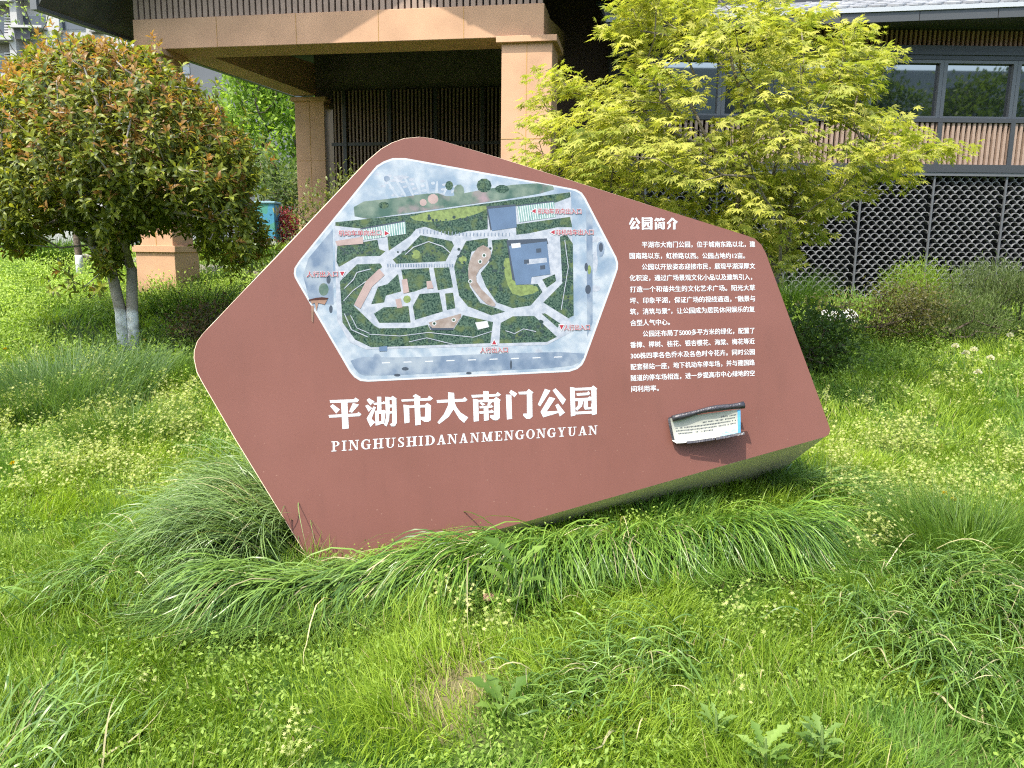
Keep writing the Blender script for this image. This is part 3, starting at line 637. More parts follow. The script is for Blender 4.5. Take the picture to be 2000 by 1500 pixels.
    lay([(165, 905), (180, 905), (176, 1000), (166, 990)], 14)
    polys = []; mi = []
    for k, (pts, i) in enumerate(layers):
        h = .0006 + k * .000005
        polys.append([on_sign(*z(*p), h) for p in pts]); mi.append(i)
    mp = poly_mesh(polys, "map_panel", mats, S, mi); mp["label"] = "pale aerial map with green lawns, white walks and red entrance names"
    LH = .0006 + len(layers) * .000005 + .0003
    red = mats[11]; lab = [("机动车双向出入口", (1430, 379), (1672, 379)), ("机动车单向出口", (318, 501), (556, 499)), ("非机动车出入口", (1532, 497), (1740, 495)), ("人行出入口", (140, 731), (314, 729)), ("人行出入口", (1575, 1029), (1720, 1026)), ("人行出入口", (1108, 1155), (1262, 1152))]
    for s, a, b in lab:
        words_mesh("entrance_name_outline", [(s, z(*a), z(*b), 11.2, .0, LH)], mats[0], mp, HALO)
        words_mesh("entrance_name", [(s, z(*a), z(*b), 11.2, .0, LH + .0005)], red, mp, ((-.14, 0), (.14, 0), (0, .1)))
    # ---- big title, heavy brush-cut strokes
    W = mat("white_vinyl", (.50, .50, .50), .45, .4)
    zA = lambda x, y: (635 + x / 7.407, 745 + y / 7.407)
    o2 = lambda L: [(x + 2000, y) for x, y in L]
    ping = [[(65, 270), (415, 258), (440, 232), (492, 268), (465, 300), (75, 312)], [(110, 328), (215, 405), (160, 465), (72, 358)], [(400, 312), (490, 335), (390, 452), (345, 440)], [(50, 485), (465, 462), (480, 438), (527, 475), (500, 502), (60, 525)], [(230, 300), (322, 295), (342, 680), (250, 690)]]
    hu = [[(635, 242), (715, 290), (655, 345), (600, 268)], [(615, 335), (680, 385), (630, 440), (580, 352)], [(700, 360), (735, 375), (672, 540), (725, 590), (655, 658), (600, 538)], [(695, 310), (830, 300), (848, 285), (870, 305), (866, 325), (710, 340)], [(750, 222), (812, 220), (815, 425), (755, 430)],
          [(720, 425), (775, 420), (780, 630), (730, 638)], [(720, 425), (830, 420), (845, 408), (885, 430), (870, 460), (770, 470)], [(812, 450), (872, 430), (855, 618), (815, 610)], [(775, 580), (830, 570), (830, 610), (775, 628)],
          [(868, 222), (930, 225), (935, 420), (925, 560), (890, 652), (855, 632), (880, 520)], [(868, 222), (950, 232), (975, 208), (1035, 245), (1020, 275), (930, 262)], [(965, 245), (1030, 250), (1038, 600), (1010, 648), (960, 650), (935, 620), (968, 600), (970, 400)], [(930, 335), (970, 333), (970, 375), (930, 378)], [(930, 430), (970, 428), (970, 462), (930, 465)]]
    shi = [[(1310, 182), (1385, 225), (1365, 245), (1310, 245), (1265, 212)], [(1100, 262), (1480, 240), (1505, 205), (1560, 245), (1525, 275), (1110, 292)], [(1132, 335), (1215, 345), (1222, 592), (1148, 608)], [(1200, 350), (1445, 338), (1475, 308), (1535, 350), (1520, 372), (1210, 385)], [(1450, 345), (1532, 350), (1530, 560), (1490, 585), (1435, 583), (1380, 545), (1380, 512), (1445, 512)], [(1288, 240), (1368, 240), (1385, 625), (1305, 637)]]
    da = [[(1612, 270), (1990, 250), (2020, 225), (2060, 265), (2030, 290), (1622, 312)], [(1780, 155), (1865, 165), (1875, 290), (1860, 400), (1790, 510), (1650, 617), (1625, 590), (1720, 470), (1780, 340)], [(1868, 290), (1900, 370), (1960, 450), (2070, 520), (2010, 600), (1940, 540), (1850, 390)]]
    nan = o2([]) or [o2(p) for p in ([(115, 195), (470, 182), (495, 152), (545, 192), (510, 215), (125, 235)], [(288, 138), (365, 142), (370, 270), (290, 270)], [(138, 250), (215, 262), (225, 572), (150, 582)], [(200, 268), (440, 255), (475, 222), (540, 268), (520, 300), (210, 300)], [(445, 275), (525, 280), (528, 530), (490, 562), (435, 560), (385, 520), (385, 485), (440, 485)], [(260, 300), (320, 330), (275, 352), (235, 312)], [(360, 300), (420, 295), (375, 355), (345, 345)], [(230, 362), (390, 352), (405, 335), (435, 365), (415, 378), (240, 390)], [(228, 432), (390, 422), (410, 405), (445, 440), (425, 455), (235, 468)], [(292, 355), (360, 350), (370, 560), (298, 572)])]
    men = [o2(p) for p in ([(615, 190), (695, 192), (705, 540), (630, 552)], [(690, 122), (780, 175), (740, 230), (662, 160)], [(795, 150), (915, 145), (945, 108), (1015, 158), (990, 185), (805, 188)], [(918, 160), (995, 160), (1000, 510), (965, 540), (910, 540), (865, 495), (868, 465), (920, 465)])]
    gong = [o2(p) for p in ([(1180, 105), (1260, 132), (1110, 362), (1077, 335)], [(1335, 98), (1485, 262), (1438, 340), (1290, 128)], [(1245, 222), (1330, 245), (1205, 435), (1365, 425), (1330, 345), (1370, 320), (1470, 450), (1395, 507), (1375, 455), (1155, 520), (1117, 440)])]
    yuan = [o2(p) for p in ([(1542, 80), (1612, 90), (1622, 490), (1555, 507)], [(1600, 95), (1850, 85), (1880, 58), (1938, 105), (1920, 125), (1605, 132)], [(1850, 95), (1925, 105), (1930, 472), (1860, 488)], [(1615, 438), (1865, 425), (1865, 465), (1618, 478)], [(1635, 170), (1790, 160), (1808, 140), (1838, 172), (1815, 198), (1642, 208)], [(1618, 245), (1800, 235), (1830, 212), (1870, 250), (1850, 275), (1618, 285)], [(1665, 275), (1740, 270), (1715, 360), (1645, 425), (1620, 395), (1655, 350)], [(1745, 268), (1800, 268), (1805, 375), (1850, 370), (1845, 320), (1870, 330), (1870, 400), (1760, 408), (1740, 370)])]
    polys = []
    for g in (ping, hu, shi, da, nan, men, gong, yuan):
        for k, p in enumerate(g): polys.append([on_sign(*zA(*q), .0007 + k * .00008) for q in p])
    poly_mesh(polys, "title_lettering", W, S)
    # ---- pinyin line
    spans = [(88, 215), (240, 310), (340, 490), (520, 665), (692, 845), (870, 1022), (1050, 1150), (1175, 1330), (1352, 1418), (1445, 1590), (1618, 1748), (1770, 1912), (1940, 2065), (2100, 2232), (2262, 2425), (2452, 2565), (2592, 2725), (2752, 2882), (2910, 3032), (3058, 3190), (3215, 3340), (3365, 3480), (3510, 3638), (3665, 3785), (3810, 3938)]
    polys = []
    for ch, (x0, x1) in zip("PINGHUSHIDANANMENGONGYUAN", spans):
        for k, p in enumerate(GLY[ch]):
            q = []
            for (gx, gy) in p:
                x = x0 + (x1 - x0) * gx; t = (x - 88) / 3850; q.append(on_sign(*zA(x, (1015 - 250 * t) - gy * (147 - 17 * t)), .0007 + k * .00008))
            polys.append(q)
    poly_mesh(polys, "pinyin_lettering", W, S)
    # ---- heading
    zC = lambda x, y: (1215 + x / 15.385, 410 + y / 15.385)
    hd = [[[(295, 228), (370, 250), (240, 452), (205, 425)], [(430, 225), (550, 375), (500, 440), (385, 265)], [(345, 340), (425, 352), (325, 510), (440, 495), (415, 445), (460, 425), (530, 545), (470, 588), (455, 545), (265, 588), (240, 520)]],
          [[(590, 220), (655, 230), (655, 590), (595, 597)], [(640, 232), (850, 225), (880, 215), (925, 260), (905, 285), (640, 275)], [(845, 240), (915, 260), (912, 590), (848, 590)], [(640, 540), (870, 530), (870, 580), (640, 582)], [(665, 305), (845, 300), (845, 338), (665, 342)], [(650, 372), (860, 362), (860, 400), (650, 406)], [(690, 395), (745, 395), (730, 470), (670, 520), (650, 490)], [(755, 395), (810, 395), (812, 490), (850, 480), (850, 520), (780, 520), (755, 490)]],
          [[(1025, 228), (1060, 255), (1120, 250), (1120, 288), (1060, 293), (1000, 345), (965, 325)], [(1050, 290), (1110, 310), (1080, 360), (1040, 330)], [(1165, 228), (1215, 250), (1295, 265), (1280, 300), (1200, 300), (1130, 345), (1100, 320)], [(1210, 290), (1250, 310), (1230, 345), (1200, 330)], [(985, 360), (1045, 375), (1045, 585), (985, 590)], [(1090, 375), (1240, 365), (1260, 340), (1295, 375), (1280, 400), (1095, 405)], [(1220, 385), (1280, 385), (1282, 560), (1255, 588), (1200, 585), (1160, 552), (1215, 535)], [(1065, 420), (1108, 420), (1108, 555), (1065, 560)], [(1155, 420), (1198, 420), (1198, 545), (1155, 550)], [(1100, 412), (1160, 410), (1160, 440), (1100, 442)], [(1100, 470), (1160, 468), (1160, 490), (1100, 492)], [(1100, 515), (1160, 512), (1160, 540), (1100, 545)]],
          [[(1490, 228), (1560, 260), (1450, 370), (1365, 425), (1340, 395), (1420, 320)], [(1490, 240), (1545, 240), (1590, 300), (1675, 355), (1620, 415), (1560, 350), (1500, 290)], [(1400, 410), (1470, 410), (1460, 500), (1380, 592), (1355, 565), (1400, 480)], [(1530, 375), (1605, 375), (1605, 585), (1530, 585)]]]
    polys = []
    for g in hd:
        for k, p in enumerate(g): polys.append([on_sign(*zC(*q), .0007 + k * .00008) for q in p])
    poly_mesh(polys, "heading_lettering", W, S)
    # ---- paragraph
    zT = lambda x, y: (1200 + x / 2.884, 400 + y / 2.884)
    L = [("平湖市大南门公园，位于城南东路以北，建", 155, 792, 225, 222), ("国南路以东，虹桥路以西。公园占地约12亩。", 86, 735, 288, 287), ("公园以开放姿态迎接市民，展现平湖深厚文", 155, 792, 350, 345), ("化积淀，通过广场景观文化小品以及建筑引入，", 86, 775, 413, 407), ("打造一个和谐共生的文化艺术广场。阳光大草", 88, 792, 477, 467), ("坪、印象平湖，保证广场的视线通透，“融景与", 88, 792, 541, 528), ("筑，消筑与景”，让公园成为居民休闲娱乐的复", 88, 790, 603, 588), ("合型人气中心。", 90, 312, 666, 661), ("公园还布局了5000多平方米的绿化，配置了", 160, 790, 727, 708), ("香樟、榉树、桂花、银杏樱花、海棠、梅花等近", 90, 790, 790, 768), ("300株四季各色乔木及各色时令花卉。同时公园", 92, 790, 852, 828), ("配套驿站一座，地下机动车停车场，并与建国路", 92, 790, 914, 888), ("隧道的停车场相连，进一步提高市中心绿地的空", 93, 790, 977, 948), ("间利用率。", 95, 250, 1038, 1033)]
    words_mesh("paragraph_lettering", [(s, zT(a, ya), zT(b, yb), 12.0, .0, .0009) for s, a, b, ya, yb in L], W, S)
build_sign()

# ---- torn notice curling off the sign
def build_poster():
    Pt = thing("torn_poster", "torn black edged notice curling off the lower right of the red sign", "poster", (0, 0, 0))
    def pp(x, y, d): return on_sign(1280 + x / 9.09, 770 + y / 9.09, d)
    paper = mat("cream_paper", (.36, .36, .31), .6, .3, 0, .05, 30); black = mat("black_tape", (.028, .026, .03), .38, .5, 0, .3, 40, .4, 90)
    blue = mat("blue_print", (.07, .25, .42), .5, .3, 0, .2, 30); ink = mat("dark_print", (.06, .07, .08), .6, .3); pale = mat("pale_blue_print", (.22, .36, .42), .5, .3)
    nx, ny = 24, 10
    TL, TR, BL, BR = np.array((262, 430.)), np.array((1515, 265.)), np.array((345, 850.)), np.array((1520, 690.))
    def sheet(s, t, lift=0):
        p = (TL * (1 - s) + TR * s) * (1 - t) + (BL * (1 - s) + BR * s) * t
        if True: p = p + np.array((0, 26 * math.sin(math.pi * s) * t - 0 * s)) - np.array((30 * math.sin(math.pi * t) * s ** 6, 0))
        d = .026 + .060 * s + .010 * (2 * t - 1) ** 2 + .020 * s ** 3
        return pp(p[0], p[1], d + lift)
    m = MB(); V = [sheet(i / nx, j / ny) for j in range(ny + 1) for i in range(nx + 1)] + [sheet(i / nx, j / ny, -.0025) for j in range(ny + 1) for i in range(nx + 1)]
    n1 = (nx + 1) * (ny + 1)
    fr = [(j * (nx + 1) + i, j * (nx + 1) + i + 1, (j + 1) * (nx + 1) + i + 1, (j + 1) * (nx + 1) + i) for j in range(ny) for i in range(nx)]
    m.add(V, fr, 0); m.add(V, [tuple(n1 + q for q in f)[::-1] for f in fr], 1)
    me = bpy.data.meshes.new("sheet"); me.from_pydata(m.v, [], m.f); me.materials.append(paper); me.materials.append(black); me.polygons.foreach_set("material_index", m.m)
    me.polygons.foreach_set("use_smooth", [True] * len(me.polygons)); sh = link("sheet", me, Pt)
    def patch(s0, s1, t0, t1, lift, q, mi=0):
        k = max(2, int((s1 - s0) * 30)); vs = []
        for i in range(k + 1):
            s = s0 + (s1 - s0) * i / k; vs += [sheet(s, t0, lift), sheet(s, t1, lift)]
        q.add(vs, [(2 * i, 2 * i + 2, 2 * i + 3, 2 * i + 1) for i in range(k)], mi)
    q = MB(); rr = random.Random(5)
    for r in range(5):
        t = .18 + r * .115; s = .05 if r > 1 else (.45 if r else .72); end = .93 if r < 4 else .58
        while s < end:
            w = rr.uniform(.008, .02)
            if rr.random() > .12: patch(s, s + w, t, t + rr.uniform(.04, .055), .0008, q)
            s += w + .006
    q.build("print_line", ink, sh)
    q = MB(); patch(.955, .998, .02, .98, .0008, q, 0); patch(.70, .955, .90, .985, .0008, q, 1); patch(.76, .80, .80, .86, .0008, q, 1); patch(.86, .93, .78, .88, .0008, q, 1); patch(.70, .95, .865, .875, .0008, q, 0)
    q.build("blue_print_border", [blue, pale], sh)
    # rolled black top edge
    m = MB(); pts = []; rad = []
    for k in range(15):
        s = k / 14; x = 300 + (1570 - 300) * s; y = 432 - 245 * s - 32 * math.sin(math.pi * s) + 6 * math.sin(9 * s)
        pts.append(pp(x, y, .040 + .076 * s + .004 * math.sin(3 * s))); rad.append((.0165 - .003 * math.sin(math.pi * s) + .002 * math.sin(13 * s) + .003 * s))
    m.tube(pts, rad, 12); 
    for k in range(14): pass
    m.build("rolled_edge", black, Pt, smooth=True)
    m = MB()   # flap joining roll and sign
    V = []
    for k in range(15):
        s = k / 14; x = 235 + (1490 - 235) * s; y = 410 - 215 * s - 30 * math.sin(math.pi * s); V += [pp(x, y, .006 + .055 * s ** 1.5), pp(x + 20, y + 40, .030 + .05 * s)]
    m.add(V, [(2 * k, 2 * k + 2, 2 * k + 3, 2 * k + 1) for k in range(14)]); m.build("backing_flap", black, Pt, smooth=True)
    m = MB()
    def strip(pts, w):
        V = []
        for (x, y, d) in pts: V += [pp(x, y, d), pp(x + 4, y + w, d + .004), pp(x + 4, y + w, d + .001), pp(x, y, d - .003)]
        F = []
        for k in range(len(pts) - 1):
            a = 4 * k; b = a + 4; F += [(a, b, b + 1, a + 1), (a + 1, b + 1, b + 2, a + 2), (a + 2, b + 2, b + 3, a + 3), (a + 3, b + 3, b, a)]
        m.add(V, F)
    strip([(560, 835, .052), (700, 822, .060), (880, 795, .070), (1055, 768, .080)], 40); strip([(1078, 765, .082), (1250, 730, .093), (1420, 695, .106), (1580, 668, .122)], 46)
    m.build("bottom_strip", black, Pt)
    m = MB(); V = []
    for (x, y, d) in ((222, 430, .008), (240, 560, .012), (270, 700, .014), (300, 815, .016)): V += [pp(x, y, d + .012), pp(x + 42, y - 8, d + .02), pp(x + 30, y, d), ]
    F = []
    for k in range(3): a = 3 * k; F += [(a, a + 3, a + 4, a + 1), (a + 1, a + 4, a + 5, a + 2), (a + 2, a + 5, a + 3, a)]
    m.add(V, F); m.build("side_strip", black, Pt)
    m = MB(); V = [pp(320, 780, .03), pp(560, 835, .047), pp(550, 858, .05), pp(470, 868, .048), pp(375, 872, .04), pp(300, 825, .03)]
    m.add(V, [tuple(range(6))]); m.build("torn_corner", mat("torn_white_paper", (.42, .42, .37), .7, .3), Pt)
build_poster()

# ================================================================== VEGETATION tools
def leaf_set(O, X, Yv, size, tmplV, tmplF, cols):
    """leaves: O origins, X leaf axis, Yv leaf normal (made orthogonal), template in (axis, side, normal)"""
    X = unit(X); S = unit(np.cross(Yv, X)); N = np.cross(X, S)
    t = np.asarray(tmplV, float); n = len(O); k = len(t)
    V = O[:, None, :] + size[:, None, None] * (t[None, :, 0:1] * X[:, None, :] + t[None, :, 1:2] * S[:, None, :] + t[None, :, 2:3] * N[:, None, :])
    base = (np.arange(n) * k)[:, None, None]
    F = [(base + np.asarray(f)[None]).reshape(-1, np.asarray(f).shape[1]) for f in tmplF]
    return V.reshape(-1, 3), F, np.repeat(cols, k, axis=0)
# pointed oval leaf folded along its midrib and arched
OVAL_V = [(0, 0, 0), (.35, .17, .05), (.35, 0, .02), (.35, -.17, .05), (.7, .15, -.05), (.7, 0, -.08), (.7, -.15, -.05), (.98, 0, -.30)]
OVAL_F = [[(0, 1, 2), (0, 2, 3), (4, 7, 5), (5, 7, 6)], [(1, 4, 5, 2), (2, 5, 6, 3)]]
def maple_template():
    V = [(0, 0, 0)]; F = []
    for ang, ln in ((0, 1.0), (38, .92), (-38, .92), (78, .72), (-78, .72), (125, .40), (-125, .40)):
        a = R_(ang); d = np.array((math.cos(a), math.sin(a))); s = np.array((-d[1], d[0])); o = len(V)
        for (l, w, h) in ((.42, .13, .015), (1, 0, -.10), (.42, -.13, .015)):
            p = d * l * ln + s * w * ln; V.append((p[0], p[1], h * (1 if l < 1 else 1)))
        F.append((0, o + 2, o + 1, o))
    return V, [F]
MAP_V, MAP_F = maple_template()
KITE_V = [(0, 0, 0), (.5, .26, .03), (1, 0, -.05), (.5, -.26, .03)]; KITE_F = [[(0, 3, 2, 1)]]
def edge_dist(poly, x, y):
    p = np.asarray(poly, float); d = np.full(len(x), 1e9)
    for i in range(len(p)):
        a = p[i]; b = p[(i + 1) % len(p)]; ab = b - a; t = np.clip(((x - a[0]) * ab[0] + (y - a[1]) * ab[1]) / (ab @ ab + 1e-9), 0, 1)
        d = np.minimum(d, np.hypot(x - a[0] - t * ab[0], y - a[1] - t * ab[1]))
    return d
def crown_points(poly, D, dep, n, rs, full=110, shell=.0, gap=0):
    """points in a crown whose outline, seen from the lawn, is poly: depth swells where the outline is far away"""
    p = np.asarray(poly, float); out = []
    lo, hi = p.min(0), p.max(0)
    while len(out) < n:
        x = rs.uniform(lo[0], hi[0], 400); y = rs.uniform(lo[1], hi[1], 400); ok = inside(poly, x, y)
        if gap: ok &= (vnoise(x / gap + 5, y / (gap * .6), 4) > .24) | (edge_dist(poly, x, y) < 22)
        x, y = x[ok], y[ok]; e = edge_dist(poly, x, y); half = dep * np.sqrt(np.clip(1 - (1 - np.clip(e / full, 0, 1)) ** 2, .02, 1))
        u = rs.uniform(-1, 1, len(x)); u = np.sign(u) * np.abs(u) ** (1 - shell)
        for a, b, h, w in zip(x, y, half, u): out.append((*atY(a, b, D + w * h), w))
    return np.array(out[:n])
def skeleton(base_pts, targets, rs, r_tip=.004, step=.22, wig=.03, pw=2.3, pull=.35):
    """limbs: every target joins the nearest limb node that lies closer to the root; radii by the pipe rule"""
    nodes = [np.array(p, float) for p in base_pts]; par = [-1] + list(range(len(base_pts) - 1))
    root = nodes[0]; order = np.argsort([np.linalg.norm(t - nodes[-1]) for t in targets])
    dist = [np.linalg.norm(n - root) for n in nodes]; start = len(base_pts) - 1; tips = []
    for oi in order:
        t = targets[oi]; A = np.array(nodes[start:]); d = np.linalg.norm(A - t, axis=1); dr = np.array(dist[start:])
        cost = d + pull * dr * .6; k = int(np.argmin(cost)) + start
        a = nodes[k]; L = np.linalg.norm(t - a); n = max(1, int(L / step)); cur = k
        for q in range(1, n + 1):
            f = q / n; p = a + (t - a) * f; p = p + rs.normal(0, wig, 3) * (f < 1) + np.array([0, 0, -.10 * L * math.sin(math.pi * f) * .4])
            dist.append(dist[cur] + np.linalg.norm(p - nodes[cur])); nodes.append(p); par.append(cur); cur = len(nodes) - 1
        tips.append(cur)
    cnt = np.zeros(len(nodes)); 
    for t in tips: cnt[t] += 1
    for i in range(len(nodes) - 1, 0, -1): cnt[par[i]] += cnt[i]
    rad = r_tip * np.maximum(cnt, .6) ** (1 / pw)
    return nodes, par, rad
def limbs(nodes, par, rad, rmin=0.0, n=6):
    m = MB(); kids = {}
    for i, p in enumerate(par): kids.setdefault(p, []).append(i)
    done = set()
    def chain(i):
        c = [i]
        while kids.get(c[-1]):
            k = max(kids[c[-1]], key=lambda q: rad[q]); c.append(k)
        return c
    st = [0]; seen = set()
    while st:
        s = st.pop(); c = chain(s); pre = [par[s]] if par[s] >= 0 else []
        ids = pre + c
        if len(ids) > 1 and rad[c[0]] >= rmin:
            rr = [float(rad[i]) for i in ids]
            if pre: rr[0] = rr[1]
            m.tube([nodes[i] for i in ids], rr, n if rr[0] > .012 else 4)
        for i in c:
            for k in kids.get(i, []):
                if k not in c: st.append(k)
    return m

# ---- yellow green maple behind the sign
MAPLE_POLY = [(1000, 290), (1050, 255), (1040, 215), (1030, 150), (1085, 130), (1130, 175), (1180, 160), (1225, 120), (1170, 65), (1165, 35), (1240, 45), (1205, 20), (1215, -40), (1500, -40), (1540, 35), (1600, 18), (1640, 60), (1710, 42), (1690, 90), (1760, 78), (1725, 140), (1690, 185), (1655, 230), (1740, 208), (1760, 245), (1825, 255), (1835, 285), (1910, 283), (1860, 308), (1800, 312), (1780, 340), (1805, 368), (1730, 350), (1700, 385), (1645, 400), (1640, 420), (1580, 430), (1600, 462), (1545, 480), (1580, 515), (1520, 530), (1490, 490), (1300, 450), (1150, 390), (1030, 330)]
def build_maple():
    rs = np.random.default_rng(11); D = 6.7
    base = ground_hit(1440, 640); base[1] = D; bx = atY(1440, 600, D)[0]; bz = float(ground_z(bx, D))
    T = thing("maple_tree", "spreading maple tree with yellow green star shaped leaves behind the red sign", "tree", (bx, D, bz))
    W = crown_points(MAPLE_POLY, D, 1.25, 1020, rs, 150, 0, 70)
    pts = W[:, :3]
    trunk = [np.array(p) for p in ((bx, D, bz - .1), (bx + .02, D, bz + .25), (bx - .03, D + .02, bz + .5))]
    nodes, par, rad = skeleton(trunk, list(pts[rs.permutation(len(pts))[:420]]), rs, .0026, .2, .02, 2.05, .55)
    o = limbs(nodes, par, rad).build("trunk", mat("maple_bark", (.16, .135, .10), .85, .2, 0, .35, 30, .4, 60), T, smooth=True)
    o.matrix_parent_inverse = Matrix.Translation(T.location).inverted()
    Os = []; Xs = []; Ns = []; Sz = []; Cs = []
    c0 = pts.mean(0)
    for p in pts:
        out = unit((p - c0) * np.array([1, 1, .25])); n = rs.integers(13, 20); ax = unit(out + rs.normal(0, .5, 3) * np.array([1, 1, .4]))
        side = unit(np.cross(ax, [0, 0, 1])); up = np.cross(side, ax); hue = rs.uniform(0, 1)
        for k in range(n):
            s = rs.uniform(-.16, .13); w = rs.uniform(-.13, .13) * (1 - .3 * abs(s) / .16)
            Os.append(p + ax * s + side * w + up * (rs.normal(0, .025) - .3 * w * w))
            a = math.atan2(w, .08 + max(s, 0)) + rs.normal(0, .5); Xs.append(ax * math.cos(a) + side * math.sin(a) + np.array([0, 0, rs.uniform(-.75, -.05)]))
            Ns.append(up + rs.normal(0, .35, 3) + SUN * .25); Sz.append(rs.uniform(.034, .082))
            h = np.clip(hue * .7 + rs.uniform(-.1, .45), 0, 1); Cs.append(np.array((.185, .225, .028)) * (1 - h) + np.array((.45, .42, .09)) * h)
    V, F, C = leaf_set(np.array(Os), np.array(Xs), np.array(Ns), np.array(Sz), MAP_V, MAP_F, np.array(Cs))
    o = link("crown", np_mesh("crown", V, F, M['leaf'], C), T); o.matrix_parent_inverse = Matrix.Translation(T.location).inverted()
build_maple()

# ---- bronze tipped evergreen on the left
PHOT_POLY = [(-70, 430), (-85, 300), (-50, 200), (0, 132), (55, 92), (125, 70), (200, 78), (258, 90), (322, 118), (388, 168), (440, 228), (482, 272), (505, 335), (495, 390), (515, 440), (525, 480), (470, 520), (400, 495), (375, 455), (300, 440), (250, 470), (215, 540), (190, 520), (170, 450), (110, 440), (40, 490), (-40, 475)]
def build_photinia():
    rs = np.random.default_rng(21); D = 8.1
    b = atY(250, 648, D); bx, bz = b[0], float(ground_z(b[0], D))
    T = thing("broadleaf_tree", "round evergreen tree with bronze new leaves and whitewashed double trunk", "tree", (bx, D, bz)); inv = Matrix.Translation(T.location).inverted()
    W = crown_points(PHOT_POLY, D, 1.15, 3700, rs, 190, .25); pts = W[:, :3]
    strag = rs.random(len(pts)) < .10; pts[strag] += unit(pts[strag] - pts.mean(0)) * rs.uniform(.03, .22, (strag.sum(), 1))
    low = np.array([atY(x, y, D - .5 + rs.uniform(-.15, .15)) for x, y in ((90, 545), (110, 530), (125, 560), (140, 545), (150, 570), (165, 560), (120, 515), (180, 565), (100, 565), (195, 560), (190, 500))]); pts = np.vstack([pts, low])
    # two stems from the ground, limbs above
    s1 = [np.array(p) for p in ((bx - .055, D, bz - .15), (bx - .06, D, bz + .4), (bx - .13, D, bz + .85))]
    s2 = [np.array(p) for p in ((bx + .045, D + .02, bz - .15), (bx + .05, D + .02, bz + .4), (bx + .08, D + .02, bz + .85))]
    L = pts[(pts[:, 0] < bx - .1)]; Rr = pts[(pts[:, 0] >= bx - .1)]
    m = MB()
    for s, tg in ((s1, L), (s2, Rr)):
        sel = tg[rs.permutation(len(tg))[:260]]
        nodes, par, rad = skeleton(s, list(sel), rs, .0052, .25, .02, 2.05, .75)
        for i in range(3): rad[i] = (.066, .058, .052)[i]
        rad = np.minimum(rad, .036 + .03 * (np.arange(len(rad)) < 3)); q = limbs(nodes, par, rad, .0, 8); m.add(q.v, q.f)
    tm, nt, bs = new_mat("bark_with_whitewash"); bs.inputs["Roughness"].default_value = .85; bs.inputs["Specular IOR Level"].default_value = .2
    tc = nt.nodes.new("ShaderNodeTexCoord"); sp = nt.nodes.new("ShaderNodeSeparateXYZ"); n = nt.nodes.new("ShaderNodeTexNoise"); n.inputs["Scale"].default_value = 14; n.inputs["Detail"].default_value = 6
    ad = nt.nodes.new("ShaderNodeMath"); ad.operation = 'MULTIPLY_ADD'; ad.inputs[1].default_value = .16
    mr = nt.nodes.new("ShaderNodeMapRange"); mr.inputs[1].default_value = bz + .52; mr.inputs[2].default_value = bz + .47
    r1 = nt.nodes.new("ShaderNodeValToRGB"); r1.color_ramp.elements[0].color = (.15, .13, .10, 1); r1.color_ramp.elements[1].color = (.36, .32, .27, 1)
    r2 = nt.nodes.new("ShaderNodeValToRGB"); r2.color_ramp.elements[0].position = .3; r2.color_ramp.elements[0].color = (.34, .33, .30, 1); r2.color_ramp.elements[1].position = .55; r2.color_ramp.elements[1].color = (.62, .62, .61, 1)
    mx = nt.nodes.new("ShaderNodeMix"); mx.data_type = 'RGBA'; K = nt.links.new
    K(tc.outputs["Object"], n.inputs["Vector"]); K(tc.outputs["Object"], sp.inputs[0]); K(n.outputs[0], ad.inputs[0]); K(sp.outputs[2], ad.inputs[2]); K(ad.outputs[0], mr.inputs[0])
    K(n.outputs[0], r1.inputs[0]); K(n.outputs[0], r2.inputs[0]); K(mr.outputs[0], mx.inputs[0]); K(r1.outputs[0], mx.inputs[6]); K(r2.outputs[0], mx.inputs[7]); K(mx.outputs[2], bs.inputs["Base Color"])
    o = m.build("trunk", tm, T, smooth=True); o.matrix_parent_inverse = inv
    c0 = np.array([bx - .15, D, bz + 1.75]); Os = []; Xs = []; Ns = []; Sz = []; Cs = []
    for p in pts:
        out = unit(p - c0); ax = unit(out * np.array([.7, .7, .5]) + np.array([0, 0, .75]) + rs.normal(0, .28, 3)); s1_ = unit(np.cross(ax, [.3, .2, 1])); s2_ = np.cross(ax, s1_)
        top = out[2] * .5 + np.linalg.norm((p - c0) / np.array([1.9, 1.6, 1.5])) * .5
        bronze = rs.random() < np.clip(-.08 + .88 * top, .10, .82); n = rs.integers(8, 13); ph = rs.uniform(0, 6.28)
        for k in range(n):
            lev = k / n; a = ph + k * 2.4; rad_ = .35 + .75 * lev if bronze else .6 + .6 * lev
            d = unit(ax * (1.1 - lev * 1.15) + (s1_ * math.cos(a) + s2_ * math.sin(a)) * rad_)
            Os.append(p - ax * .09 * lev); Xs.append(d + np.array([0, 0, -.12 - .35 * lev])); Ns.append(unit(ax + rs.normal(0, .25, 3) + .2 * d)); Sz.append(rs.uniform(.064, .104) * (.8 if lev < .3 and bronze else 1))
            if bronze and lev < .55: h = rs.random(); c = np.array((.24, .115, .04)) * (1 - h) + np.array((.32, .21, .06)) * h
            else: h = rs.random() ** 1.5; c = np.array((.070, .098, .015)) * (1 - h) + np.array((.30, .325, .045)) * h
            Cs.append(c)
    V, F, C = leaf_set(np.array(Os), np.array(Xs), np.array(Ns), np.array(Sz), OVAL_V, OVAL_F, np.array(Cs))
    o = link("crown", np_mesh("crown", V, F, M['gloss'], C, smooth=True), T); o.matrix_parent_inverse = inv
build_photinia()

